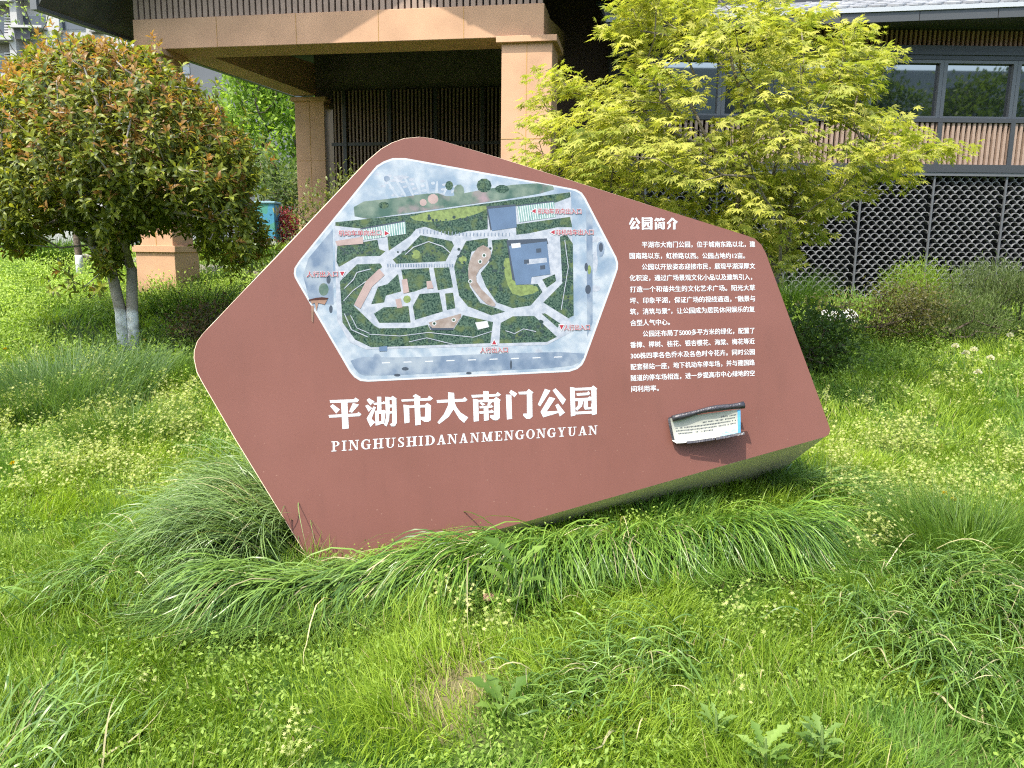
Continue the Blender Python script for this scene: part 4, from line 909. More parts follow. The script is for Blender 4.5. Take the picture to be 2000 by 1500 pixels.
# ---- generic leafy shrub or tree: stems and leaves
def leafy(name, label, cat, loc, rx, ry, rz, n, size, c0, c1, tmpl='oval', trunk_h=0, seed=1, per=7, matl='leaf', group=None, bark='bark', up=.4, spread=.09, lumps=0):
    rs = np.random.default_rng(seed); x, y = loc; z = float(ground_z(x, y)); T = thing(name, label, cat, (x, y, z), group)
    d = unit(rs.normal(0, 1, (n, 3))); r = rs.uniform(.35, 1, n) ** .6
    if lumps:
        cs = unit(rs.normal(0, 1, (lumps, 3)) + np.array([0, 0, .4])) * rs.uniform(.5, 1.0, (lumps, 1)); k = rs.integers(0, lumps, n)
        P = (cs[k] + d * r[:, None] * .42) * np.array([rx, ry, rz])
    else: P = d * r[:, None] * np.array([rx, ry, rz]) * (1 + .25 * np.sin(7 * d[:, 0:1] + seed) * np.cos(5 * d[:, 2:3] + 2 * seed))
    P = P[P[:, 2] > -rz * .92]; P[:, 2] += rz + trunk_h
    sel = [p for p in P[rs.permutation(len(P))[:max(20, min(110, n // 5))]]]
    base = [np.array((0, 0, -.05)), np.array((0, 0, max(.08, trunk_h * .6)))]
    if trunk_h: base.append(np.array((rs.normal(0, .03), 0, trunk_h)))
    nodes, par, rad = skeleton(base, sel, rs, .003 if not trunk_h else .008, .2, .02, 2.1, .6)
    limbs(nodes, par, rad, 0, 5).build("trunk" if trunk_h else "stem", M[bark], T, smooth=True)
    Os = np.repeat(P, per, 0) + rs.normal(0, spread, (len(P) * per, 3)); ax = unit(np.repeat(P - np.array([0, 0, rz + trunk_h]), per, 0) / max(rx, rz) + rs.normal(0, .7, Os.shape) + np.array([0, 0, up]))
    Nn = unit(rs.normal(0, .5, Os.shape) + np.array([0, -.3, 1])); h = rs.random(len(Os))[:, None] * .6 + np.repeat(rs.random(len(P)), per)[:, None] * .4
    C = np.array(c0) * (1 - h) + np.array(c1) * h; Sz = size * rs.uniform(.7, 1.25, len(Os))
    tv, tf = {'oval': (OVAL_V, OVAL_F), 'kite': (KITE_V, KITE_F), 'maple': (MAP_V, MAP_F), 'needle': ([(0, 0, 0), (.5, .06, 0), (1, 0, 0), (.5, -.06, 0)], KITE_F)}[tmpl]
    V, F, C = leaf_set(Os, ax, Nn, Sz, tv, tf, C)
    link("crown" if trunk_h else "foliage", np_mesh("foliage", V, F, M[matl], C), T)
    return T
def at_ground(px, Y): 
    return float(atY(px, 500, Y)[0]), Y

def build_shrubs():
    g = ((.03, .06, .012), (.11, .15, .03))
    leafy("shrub", "bushy green shrub against the rear portico column, behind the sign's upper left edge", "shrub", at_ground(668, 9.2), .62, .5, .80, 900, .055, (.06, .09, .02), (.22, .25, .06), 'oval', 0, 31, 6, 'gloss', lumps=14)
    leafy("shrub", "small dark shrub beside the sign's left edge below the blue cabinet", "shrub", at_ground(545, 9.8), .35, .35, .28, 240, .055, (.05, .08, .02), (.16, .2, .05), 'oval', 0, 32, 6, 'gloss')
    leafy("red_shrub", "low purple red leaved shrub beside the painted cabinet", "shrub", at_ground(556, 17.5), .8, .6, .42, 600, .07, (.10, .015, .025), (.28, .04, .05), 'kite', 0, 33, 6)
    leafy("shrub", "low dark shrub with a few reddish leaves at the foot of the whitewashed tree", "shrub", at_ground(405, 8.3), .42, .35, .2, 330, .05, (.03, .045, .015), (.14, .08, .04), 'oval', 0, 34, 6)
    leafy("shrub", "dark reddish green shrub in front of the tile screen beside the white stones", "shrub", at_ground(1735, 8.7), .62, .45, .3, 650, .045, (.035, .04, .012), (.16, .15, .04), 'oval', 0, 35, 6, 'gloss', lumps=12)
    leafy("shrub", "fluffy bright yellow green shrub in front of the tile screen", "shrub", at_ground(1812, 9.6), .55, .4, .34, 900, .05, (.12, .20, .02), (.28, .38, .05), 'needle', 0, 36, 8, up=.9, spread=.05, lumps=10)
    leafy("rosemary_shrub", "tall grey green needle leaved shrub at the right edge before the tile screen", "shrub", at_ground(1960, 9.0), .7, .5, .42, 1300, .07, (.06, .09, .03), (.17, .21, .08), 'needle', 0, 37, 8, up=1.6, spread=.05, lumps=16)
    leafy("rosemary_shrub", "low olive green needle leaved shrub between the fluffy shrub and the tall one", "shrub", at_ground(1880, 8.6), .55, .45, .26, 800, .06, (.06, .09, .025), (.17, .22, .07), 'needle', 0, 38, 8, up=1.5, spread=.05, lumps=12)
    leafy("shrub", "weedy dark green bush beside the right edge of the sign", "shrub", at_ground(1600, 7.6), .4, .4, .3, 420, .06, (.03, .06, .012), (.10, .15, .03), 'kite', 0, 39, 6)
    # trees beyond the portico
    leafy("green_tree", "feathery bright green tree seen through the portico beside the rear column", "tree", at_ground(540, 21), 1.5, 1.5, 1.9, 900, .16, (.10, .19, .03), (.30, .40, .06), 'kite', 1.2, 41, 9, spread=.16, lumps=26, group="trees beyond the portico")
    leafy("green_tree", "paler green tree behind the round evergreen, left of the feathery tree", "tree", at_ground(425, 24), 1.4, 1.4, 1.6, 700, .15, (.10, .16, .03), (.24, .32, .07), 'kite', .8, 42, 8, spread=.16, lumps=20, group="trees beyond the portico")
    leafy("green_tree", "dark olive green tree low beside the rear portico column", "tree", at_ground(575, 18.5), .9, .8, 1.0, 500, .12, (.06, .10, .03), (.17, .21, .07), 'kite', .3, 43, 8, spread=.12, lumps=16, group="trees beyond the portico")
    leafy("green_tree", "bare twigged pale green tree in front of the far apartment block", "tree", at_ground(95, 30), 1.3, 1.2, 3.0, 90, .16, (.16, .22, .06), (.34, .40, .14), 'kite', 5.2, 44, 4, spread=.25, lumps=22, group="trees beyond the portico")
    leafy("green_tree", "leafy tree behind the slatted fence at the far left", "tree", at_ground(20, 19), 1.7, 1.4, 1.5, 600, .16, (.05, .09, .02), (.14, .20, .05), 'kite', .6, 45, 7, spread=.16, lumps=18, group="trees beyond the portico")
build_shrubs()

# ---- blades
def blades(P, h, w, az, lean, bend, cols, seg=3, face=None, rs=rng):
    """P roots; h length; lean, bend: sideways share of the length (linear, quadratic)"""
    n = len(P); d = np.stack([np.cos(az), np.sin(az), np.zeros(n)], 1)
    fa = rs.uniform(0, 2 * np.pi, n) if face is None else face
    s = np.stack([np.cos(fa), np.sin(fa), np.zeros(n)], 1)
    V = []; 
    for k in range(seg + 1):
        t = k / seg; side = lean * t + bend * t * t; zz = np.sqrt(np.clip(1 - np.clip(lean * .8 + bend * t, 0, 1.3) ** 2 * .75, .02, 1)) * t - .38 * np.clip(bend - .55, 0, 1) * t ** 3
        c = P + d * (h * side)[:, None] + np.array([0, 0, 1.]) * (h * zz)[:, None]
        ww = w * (1 - t ** 1.8) * .5
        if k < seg: V += [c - s * ww[:, None], c + s * ww[:, None]]
        else: V += [c]
    k = 2 * seg + 1; V = np.stack(V, 1).reshape(-1, 3); b = (np.arange(n) * k)[:, None]
    F4 = [b + np.array([[2 * i, 2 * i + 1, 2 * i + 3, 2 * i + 2]]) for i in range(seg - 1)]
    F3 = b + np.array([[2 * seg - 2, 2 * seg - 1, 2 * seg]])
    return V, [np.concatenate(F4), F3], np.repeat(cols, k, 0)
SIGN_FOOT = [(-.92, 3.5), (.2, 3.95), (1.65, 4.95), (1.2, 5.15), (-.6, 4.65)]
def sees(x, y, margin=.35):
    return np.abs(x) < y * .74 + 1.5 + margin
def bare(x, y):   # worn dry patch in the foreground
    return np.clip(1.15 - np.hypot((x + .17 + .06 * np.sin(9 * y)) / .17, (y - 2.42) / .26), 0, 1)
SKIRT = [(-1.5, 3.0), (-.8, 2.95), (.1, 3.05), (1.2, 3.45), (1.75, 3.75), (1.7, 4.3), (-.95, 3.6), (-1.1, 4.3), (-1.6, 4.2)]
def soil(x, y):   # bare earth round the tree
    return np.clip(1.3 - np.hypot((x + 3.9) / 1.6, (y - 8.2) / .55), 0, 1)
def build_lawn():
    rs = np.random.default_rng(5); parts = []
    for (y0, y1, dens, hb, wd) in ((1.5, 2.6, 10500, .085, .0050), (2.6, 3.8, 8500, .085, .0054), (3.8, 5.5, 4600, .085, .0066), (5.5, 8.5, 1900, .095, .0085), (8.5, 13.5, 520, .13, .013), (13.5, 18, 200, .13, .02)):
        W = y1 * .74 + 1.8; n = int(2 * W * (y1 - y0) * dens); x = rs.uniform(-W, W, n); y = rs.uniform(y0, y1, n)
        clump = vnoise(x * 3.1, y * 3.1, 1) * .6 + vnoise(x * 7.5, y * 7.5, 2) * .4
        keep = sees(x, y) & ((np.abs(x) < y * .70 + .3) | (rs.random(n) < .55)) & ~inside(SIGN_FOOT, x, y) & (rs.random(n) < .45 + .75 * clump) & (rs.random(n) > .66 * np.minimum(bare(x, y), 1)) & ~(inside(SKIRT, x, y) & (rs.random(n) < .8)) & (rs.random(n) > .85 * soil(x, y)) & ~((y > 10.85) & (x > 1.4)) 
        x, y, clump = x[keep], y[keep], clump[keep]; n = len(x); P = np.stack([x, y, ground_z(x, y) - .008], 1)
        h = hb * (.25 + 1.9 * clump ** 1.3) * rs.uniform(.6, 1.35, n) * (1 - .5 * np.minimum(bare(x, y), 1))
        ang = 6.28 * 1.6 * vnoise(x * 1.7, y * 1.7, 8) + rs.normal(0, 1.0, n); lean = np.abs(rs.normal(.18, .16, n)); bend = np.clip(rs.normal(.45, .28, n), 0, 1.1)
        tone = np.clip(vnoise(x * .9 + 3, y * .9, 5) * .5 + rs.uniform(0, .55, n) + .12 * (y > 5), 0, 1)[:, None]
        blue = (vnoise(x * 2.2, y * 2.2, 12) > .62)[:, None] * .5
        C = np.array((.06, .13, .009)) * (1 - tone) + np.array((.31, .41, .045)) * tone
        C = C * (1 - blue) + np.array((.085, .19, .045)) * blue
        dry = (rs.random(n) < .022 + .42 * bare(x, y) + .10 * soil(x, y))[:, None]; C = np.where(dry, np.array((.42, .36, .17)) * rs.uniform(.6, 1.1, (n, 1)), C)
        parts.append(blades(P, h, wd * rs.uniform(.6, 1.3, n), ang, lean, bend, C, 3, None, rs))
    V, F4, F3, C = [], [], [], []; o = 0
    for v, f, c in parts: V.append(v); F4.append(f[0] + o); F3.append(f[1] + o); C.append(c); o += len(v)
    ob = link("lawn_grass", np_mesh("lawn_grass", np.concatenate(V), [np.concatenate(F4), np.concatenate(F3)], M['grass'], np.concatenate(C)))
    tag(ob, "short bright green meadow grass covering the ground round the sign", "grass", None, "stuff")
build_lawn()

def strands(P, az, L, rise, fall, w, cols, rs, seg=8):
    """long soft leaves that rise, arch over and hang: z = rise*t - fall*t^2"""
    n = len(P); d = np.stack([np.cos(az), np.sin(az), np.zeros(n)], 1); s = np.stack([-np.sin(az), np.cos(az), np.zeros(n)], 1)
    tw = rs.normal(0, .5, n); s = unit(s + np.array([0, 0, 1.]) * tw[:, None]); V = []; cv = rs.normal(0, .24, n)
    for k in range(seg + 1):
        t = k / seg; c = P + d * (L * (t - .18 * t * t))[:, None] * .85 + s * (L * cv * t * t)[:, None] * np.array([1, 1, 0]); c[:, 2] += L * (rise * t - fall * t * t)
        c[:, 2] = np.maximum(c[:, 2], ground_z(c[:, 0], c[:, 1]) + .012 + .07 * t)
        ww = w * (1 - t ** 2.2) * .5
        if k < seg: V += [c - s * ww[:, None], c + s * ww[:, None]]
        else: V += [c]
    k = 2 * seg + 1; V = np.stack(V, 1).reshape(-1, 3); b = (np.arange(n) * k)[:, None]
    return V, [np.concatenate([b + np.array([[2 * i, 2 * i + 1, 2 * i + 3, 2 * i + 2]]) for i in range(seg - 1)]), b + np.array([[2 * seg - 2, 2 * seg - 1, 2 * seg]])], np.repeat(cols, k, 0)
def build_long_grass():
    rs = np.random.default_rng(9)
    A = []; AZ = []; LL = []; RI = []; FA = []; CC = []
    # front border, clump by clump along the foot of the sign
    f0 = np.array((-1.10, 3.10)); f1 = np.array((1.42, 3.84))
    for k in range(62):
        t = (k + rs.uniform(-.4, .4)) / 61; p = f0 + (f1 - f0) * t + rs.normal(0, .05, 2); n = 215
        if t < .38: a = R_(-140 + 6 * t)
        elif t < .62: a = R_(-138 + 48 * (t - .38) / .24)
        else: a = R_(-89 + 52 * ((t - .62) / .38) ** 1.4)
        A.append(p + rs.normal(0, .045, (n, 2))); AZ.append(a + rs.normal(0, .34, n) + rs.normal(0, .16)); s = rs.uniform(.85, 1.15)
        LL.append(rs.uniform(.48, .88, n) * s * (1.0 if t < .42 else .92)); RI.append(rs.uniform(.7, 1.3, n) * (.92 + .08 * t - .26 * math.exp(-((t - .2) / .14) ** 2))); FA.append(rs.uniform(1.0, 1.7, n)); CC.append(np.full(n, .0 if t > .3 else .25))
    # left flank, paler and more upright
    for k in range(40):
        t = rs.random(); p = np.array((-1.0, 3.5)) * (1 - t) + np.array((-1.0, 4.35)) * t + np.array((-rs.uniform(0, .42), 0)); n = 120
        A.append(p + rs.normal(0, .05, (n, 2))); AZ.append(R_(195) + rs.normal(0, .45, n)); LL.append(rs.uniform(.4, .75, n)); RI.append(rs.uniform(.9, 1.5, n)); FA.append(rs.uniform(.8, 1.4, n)); CC.append(np.full(n, .75))
    # right flank behind the foot
    for k in range(12):
        p = np.array((1.75 + rs.uniform(-.1, .35), 4.35 + rs.uniform(-.25, .35))); n = 110
        A.append(p + rs.normal(0, .05, (n, 2))); AZ.append(R_(-25) + rs.normal(0, .5, n)); LL.append(rs.uniform(.25, .48, n)); RI.append(rs.uniform(.7, 1.1, n)); FA.append(rs.uniform(.6, 1.0, n)); CC.append(np.full(n, .3))
    # more hanging tussocks in the lawn at lower right and left
    for (px, py, n, L, a) in ((1830, 1120, 900, .42, -60), (1950, 1180, 900, .45, -75), (1720, 1190, 500, .36, -100), (1900, 1290, 700, .34, -120), (1270, 1260, 500, .26, -140), (1180, 1330, 350, .24, -150), (230, 1110, 700, .32, -110), (330, 1060, 500, .32, -150), (40, 1440, 260, .26, 60)):
        g = ground_hit(px, py + 30); A.append(g[:2] + rs.normal(0, .13, (n, 2))); AZ.append(R_(a) + rs.normal(0, .6, n)); LL.append(rs.uniform(.6, 1.25, n) * L); RI.append(rs.uniform(.8, 1.5, n)); FA.append(rs.uniform(.8, 1.5, n)); CC.append(np.full(n, .2))
    A = np.concatenate(A); az = np.concatenate(AZ); L = np.concatenate(LL); n = len(A); pale = np.concatenate(CC)[:, None]
    P = np.stack([A[:, 0], A[:, 1], ground_z(A[:, 0], A[:, 1])], 1); h = rs.random(n)[:, None]
    C = np.array((.028, .082, .007)) * (1 - h) + np.array((.17, .28, .035)) * h; C = C * (1 - pale * .6) + np.array((.22, .29, .13)) * pale * .6
    dead = rs.random(n) < .035; C[dead] = np.array((.40, .36, .18)) * rs.uniform(.6, 1.1, (dead.sum(), 1))
    V, F, C = strands(P, az, L, np.concatenate(RI), np.concatenate(FA), rs.uniform(.0050, .0092, n), C, rs)
    o = link("long_grass", np_mesh("long_grass", V, F, leaf_mat("long_grass_blade", .34, .32, .25, (1.5, 1.6, .7)), C)); tag(o, "long soft grass hanging in swathes round the foot of the sign", "grass", None, "stuff")
build_long_grass()

def grass_clump(label, x, y, r, H, n, c0, c1, seed, w=.006, group="tall grass clumps"):
    rs = np.random.default_rng(seed); a = rs.uniform(0, 6.28, n); q = np.sqrt(rs.random(n)) * r; z = float(ground_z(x, y))
    P = np.stack([q * np.cos(a), q * np.sin(a), ground_z(x + q * np.cos(a), y + q * np.sin(a)) - z - .01], 1); h = rs.random(n)[:, None]
    V, F, C = blades(P, H * rs.uniform(.55, 1.15, n), w * rs.uniform(.7, 1.3, n), a + rs.normal(0, .5, n), rs.uniform(.05, .35, n), rs.uniform(.1, .85, n), np.array(c0) * (1 - h) + np.array(c1) * h, 5, None, rs)
    o = link("grass_clump", np_mesh("grass_clump", V, F, M['grass'], C)); o.location = (x, y, z); tag(o, label, "grass clump", group)
def build_clumps():
    dk = ((.025, .06, .008), (.09, .16, .02)); md = ((.045, .10, .012), (.13, .21, .03)); bl = ((.05, .10, .03), (.16, .24, .09))
    p = ground_hit(110, 520); grass_clump("upright dark green grass clump under the evergreen's left boughs", p[0], p[1], .28, .62, 900, *dk, 51, .009)
    p = ground_hit(380, 610); grass_clump("thin dark grass clump right of the whitewashed trunk", p[0], p[1], .5, .5, 700, *dk, 52, .006)
    p = ground_hit(1545, 610); grass_clump("tall dark grass clump beside the sign's right shoulder before the tile screen", p[0], p[1], .32, .62, 1100, *dk, 53, .006)
    p = ground_hit(140, 770); grass_clump("broad blue green tussock in front of the whitewashed tree", p[0], p[1], .75, .42, 2600, *bl, 54, .006)
    p = ground_hit(250, 860); grass_clump("rounded green tussock in the yellow weeds left of the sign", p[0], p[1], .42, .30, 1500, *md, 55, .005)
    p = ground_hit(320, 740); grass_clump("green tussock touching the sign's left corner", p[0], p[1], .4, .30, 1200, *md, 56, .005)
    p = ground_hit(1890, 1080); grass_clump("dense bright tussock at the right edge of the lawn", p[0], p[1], .40, .34, 2200, *md, 57, .0048)
    p = ground_hit(60, 800); grass_clump("green tussock at the left edge of the lawn", p[0], p[1], .45, .34, 1500, *md, 58, .005)
    p = ground_hit(1600, 990); grass_clump("dark grass tuft under the sign's right end", p[0] + .1, p[1] + .2, .3, .26, 1200, *dk, 59, .0045)
build_clumps()

# ---- small yellow green flowering weeds, and leafy ground cover
def build_weeds():
    rs = np.random.default_rng(15); X = []; 
    areas = [(0, 350, 780, 930, 1100), (250, 460, 740, 860, 500), (0, 200, 690, 760, 260), (1640, 2000, 840, 960, 950), (1560, 1800, 760, 860, 300), (1640, 1740, 1000, 1060, 60), (880, 970, 1170, 1240, 50), (1440, 1530, 1200, 1320, 30), (240, 280, 1300, 1335, 10), (0, 20, 1260, 1320, 8), (530, 585, 1440, 1490, 14), (860, 950, 1460, 1500, 8), (1390, 1460, 1300, 1380, 12), (1850, 2000, 640, 760, 220)]
    for (x0, x1, y0, y1, n) in areas:
        for k in range(n):
            p = ground_hit_fast(rs.uniform(x0 - 30, x1 + 30), rs.uniform(y0 - 15, y1 + 15) + 40)
            if rs.random() > 1.7 * (float(vnoise(p[0] * 3.3, p[1] * 3.3, 31)) - .22): continue
            if not inside(SIGN_FOOT, np.array([p[0]]), np.array([p[1]]))[0] : X.append((p[0], p[1]))
    X = np.array(X); n = len(X); P = np.stack([X[:, 0], X[:, 1], ground_z(X[:, 0], X[:, 1])], 1); H = rs.uniform(.10, .24, n)
    Vs, Fs4, Fs3, Cs = [], [], [], []; o = 0
    V, F, C = blades(P, H, np.full(n, .0035), rs.uniform(0, 6.28, n), rs.uniform(0, .2, n), rs.uniform(0, .2, n), np.tile((.16, .20, .04), (n, 1)), 3, None, rs)
    Vs.append(V); Fs4.append(F[0]); Fs3.append(F[1]); Cs.append(C); o += len(V)
    per = 9; Os = np.repeat(P, per, 0) + np.array([0, 0, 1.]) * (np.repeat(H, per) * rs.uniform(.45, 1.05, n * per))[:, None] + rs.normal(0, .018, (n * per, 3)); ax = unit(rs.normal(0, 1, Os.shape) + np.array([0, 0, .5])); N = unit(rs.normal(0, .5, Os.shape) + np.array([0, 0, 1]))
    h = rs.random((len(Os), 1)); C = np.array((.25, .33, .06)) * (1 - h) + np.array((.55, .54, .22)) * h
    dist = np.hypot(Os[:, 0], Os[:, 1]); V, F, C = leaf_set(Os, ax, N, rs.uniform(.006, .012, len(Os)) * (1 + .14 * dist), MAP_V, MAP_F, C)
    Vs.append(V); Fs4.append(F[0] + o); Cs.append(C)
    ob = link("yellow_weeds", np_mesh("yellow_weeds", np.concatenate(Vs), [np.concatenate(Fs4), np.concatenate(Fs3)], M['leaf'], np.concatenate(Cs))); tag(ob, "yellow green flowering weeds in drifts through the lawn", "weeds", None, "stuff")
    # leafy ground cover: small broad leaves between the blades, taller feathery weeds at the back
    xs, ys, hs, sz = [], [], [], []
    def area(n, y0, y1, xl, xr, h0, h1, s):
        x = rs.uniform(xl, xr, n * 3); y = rs.uniform(y0, y1, n * 3); k = sees(x, y) & (vnoise(x * 2.3, y * 2.3, 21) > .45) & ~inside(SIGN_FOOT, x, y) & ~((y > 10.8) & (x > 1.4)) & (bare(x, y) < .25); x, y = x[k][:n], y[k][:n]
        xs.append(x); ys.append(y); hs.append(rs.uniform(h0, h1, len(x))); sz.append(rs.uniform(.7, 1.3, len(x)) * s)
    area(4200, 1.6, 3.6, -2.6, 2.6, .02, .10, .018); area(4200, 3.6, 6, -4.6, 4.6, .02, .12, .018); area(3800, 6.5, 10.5, -7, 7.5, .03, .32, .032); area(2500, 7.5, 10.6, 3.2, 7.6, .03, .25, .035); area(3200, 7.6, 12, -8, -1.8, .03, .30, .04); nb = sum(map(len, xs)); area(4200, 8.6, 12.5, -8.5, -1.6, .05, .36, .036)
    x, y, h, s = map(np.concatenate, (xs, ys, hs, sz)); n = len(x); per = 7
    O = np.stack([x, y, ground_z(x, y)], 1); O = np.repeat(O, per, 0) + rs.normal(0, .02, (n * per, 3)) * (1 + np.repeat(y, per) * .22)[:, None]; O[:, 2] = ground_z(O[:, 0], O[:, 1]) + np.repeat(h, per) * rs.uniform(.2, 1, n * per)
    ax = unit(rs.normal(0, 1, O.shape) + np.array([0, 0, .3])); N = unit(rs.normal(0, .45, O.shape) + np.array([0, -.2, 1])); t = rs.random((n * per, 1)) * .6 + np.repeat(rs.random((n, 1)), per, 0) * .4
    C = np.array((.10, .18, .02)) * (1 - t) + np.array((.32, .42, .08)) * t
    C[nb * per:] = np.array((.22, .33, .05)) * (1 - t[nb * per:]) + np.array((.46, .56, .13)) * t[nb * per:]  # brighter tint paints daylight into the weeds lying in the left tree's shade
    V, F, C = leaf_set(O, ax, N, np.repeat(s, per), KITE_V, KITE_F, C)
    ob = link("leafy_weeds", np_mesh("leafy_weeds", V, F, M['leaf'], C)); tag(ob, "leafy green ground cover between the grass and round the shrubs", "weeds", None, "stuff")
def ground_hit_fast(x, y):
    d = ray(x, y); t = np.arange(1.2, 16, .02); p = CAM + d * t[:, None]; k = np.argmax(p[:, 2] < ground_z(p[:, 0], p[:, 1])); return p[k]
build_weeds()

# ---- single broad leaved weeds: toothed leaves from one root
TOOTH_V = [(0, 0, 0), (.18, .07, .03), (.26, .15, .05), (.36, .08, .05), (.46, .21, .07), (.55, .10, .06), (.68, .23, .05), (.80, .11, .0), (1, 0, -.12), (.80, -.11, .0), (.68, -.23, .05), (.55, -.10, .06), (.46, -.21, .07), (.36, -.08, .05), (.26, -.15, .05), (.18, -.07, .03), (.36, 0, .02), (.55, 0, .02), (.80, 0, -.05)]
TOOTH_F = [[(0, 1, 16), (1, 2, 3), (1, 3, 16), (3, 4, 5), (5, 6, 7), (7, 8, 18), (0, 16, 15), (15, 13, 14), (15, 16, 13), (13, 11, 12), (11, 9, 10), (9, 18, 8)], [(16, 3, 5, 17), (17, 5, 7, 18), (13, 16, 17, 11), (11, 17, 18, 9)]]
def broad_weed(label, px, py, n, size, upz, seed, stem_h=0, c0=(.08, .15, .025), c1=(.20, .30, .06), group="broad leaved weeds in the lawn", dark=None):
    rs = np.random.default_rng(seed); p = ground_hit(px, py); T = thing("broadleaf_weed", label, "weed", (p[0], p[1], float(ground_z(p[0], p[1]))), group)
    a = np.arange(n) * 2.4 + rs.uniform(0, 6); O = np.stack([.012 * np.cos(a), .012 * np.sin(a), .02 + stem_h * np.linspace(0, 1, n)], 1); ax = np.stack([np.cos(a), np.sin(a), np.full(n, upz) + rs.normal(0, .15, n)], 1); N = np.stack([-.5 * np.cos(a), -.5 * np.sin(a), np.full(n, 1.)], 1); h = rs.random((n, 1))
    V, F, C = leaf_set(O, ax, N, size * rs.uniform(.65, 1.15, n), TOOTH_V, TOOTH_F, np.array(c0) * (1 - h) + np.array(c1) * h)
    link("foliage", np_mesh("foliage", V, F, M['leaf'], C, smooth=True), T)
    m = MB(); m.tube([(0, 0, -.02), (.004, 0, stem_h * .5 + .02), (0, .004, stem_h + .04)], [.006, .005, .003], 6); m.build("stem", mat("weed_stem", (.12, .18, .05), .6, .3), T)
broad_weed("tall toothed sow thistle standing against the long grass below the sign", 1005, 1195, 9, .17, .75, 61, .20)
broad_weed("broad pale green leaves beside the dry worn patch of lawn", 985, 1400, 6, .14, .9, 62, .03)
broad_weed("jagged pale thistle at the bottom of the lawn, leftmost of the three thistles", 1395, 1455, 16, .062, .8, 63, .07, (.09, .16, .03), (.22, .32, .08))
broad_weed("jagged thistle rosette at the bottom of the lawn, rightmost of the three thistles", 1600, 1490, 18, .066, .6, 64, .08, (.09, .16, .03), (.22, .32, .08))
broad_weed("spreading toothed thistle at the bottom of the lawn, middle and lowest of the three", 1490, 1530, 22, .075, .7, 65, .10, (.10, .18, .03), (.25, .35, .08))
broad_weed("small dandelion rosette near the right bottom corner of the lawn", 1925, 1450, 6, .11, .5, 66, .02)
broad_weed("slender leafed weed standing between the sign's right edge and the shrubs", 1625, 690, 10, .28, 1.0, 67, .25, (.10, .18, .03), (.26, .36, .07))

# ---- white clover heads by the right edge, yellow buttercups
def flower(px, py, label, cat, colour, r, hgt, seed, group):
    p = ground_hit(px, py); rs = np.random.default_rng(seed); T = thing(cat.replace(" ", "_"), label, cat, (p[0], p[1], float(ground_z(p[0], p[1]))), group)
    n = 90; d = unit(rs.normal(0, 1, (n, 3))); d[:, 2] = np.abs(d[:, 2]) - .3; O = d * r * .35 + np.array([0, 0, hgt]); C = np.tile(colour, (n, 1)) * rs.uniform(.8, 1.1, (n, 1))
    V, F, C = leaf_set(O, d, rs.normal(0, 1, (n, 3)), np.full(n, r), KITE_V, KITE_F, C); link("flower_head", np_mesh("flower_head", V, F, M['leaf'], C), T)
    m = MB(); m.tube([(.01, 0, -.02), (0, 0, hgt * .5), (0, 0, hgt)], [.004, .004, .003], 5); m.build("stem", mat("flower_stem", (.12, .2, .05), .6, .3), T)
def build_flowers():
    for k, (x, y, s) in enumerate(((1882, 715, "largest white clover head in the grass before the shrubs, right of the sign"), (1898, 708, "white clover head just behind the largest one"), (1862, 700, "faded clover head left of the largest one"), (1905, 755, "pair clover head lower down in the grass before the right shrubs"), (1968, 678, "lone white clover head nearest the right edge under the tall needle shrub"), (1930, 725, "small clover head between the clover pair and the right edge"))):
        flower(x, y + 14, s, "clover flower", (.62, .58, .48), .030, .20, 70 + k, "white clover flowers by the shrubs")
    for k, (x, y, s) in enumerate(((1842, 985, "bright yellow buttercup in the weeds right of the sign, the larger of two"), (1858, 998, "smaller yellow buttercup right of the larger one"), (284, 672, "yellow buttercup at the foot of the whitewashed tree"), (28, 925, "yellow buttercup near the left edge of the lawn"), (12, 690, "yellow buttercup at the far left beside the blue green tussock"))):
        flower(x, y + 10, s, "buttercup", (.5, .36, .01), .014, .10, 80 + k, "yellow buttercups in the lawn")
build_flowers()

# ---- stones, tile fragment, post
def rock(label, px, py, Y, s, seed, col=(.62, .61, .58)):
    rs = np.random.default_rng(seed); x = float(atY(px, py, Y)[0]); bm = bmesh.new(); bmesh.ops.create_icosphere(bm, subdivisions=3, radius=1)
    d = unit(rs.normal(0, 1, (9, 3))); w = rs.uniform(.62, .95, 9)
    for v in bm.verts:
        n = np.array(v.co); k = 1.0
        for a, b in zip(d, w): k = min(k, b / max(1e-3, float(n @ a))) if n @ a > 0 else k
        v.co = Vector(n * k * np.array(s) * (1 + .03 * math.sin(9 * n[0] + seed) * math.cos(11 * n[1])))
    me = bpy.data.meshes.new("stone"); bm.to_mesh(me); bm.free(); me.materials.append(mat("pale_stone", col, .85, .2, 0, .3, 8, .5, 20))
    o = link("stone", me); o.location = (x, Y, float(ground_z(x, Y)) + s[2] * .45); tag(o, label, "stone", "white stones by the tile screen")
rock("pale white stone before the tile screen, left of its smaller mate", 1625, 615, 9.2, (.22, .16, .17), 1)
rock("smaller white stone tight beside the larger one before the tile screen", 1652, 612, 9.3, (.16, .14, .15), 2)
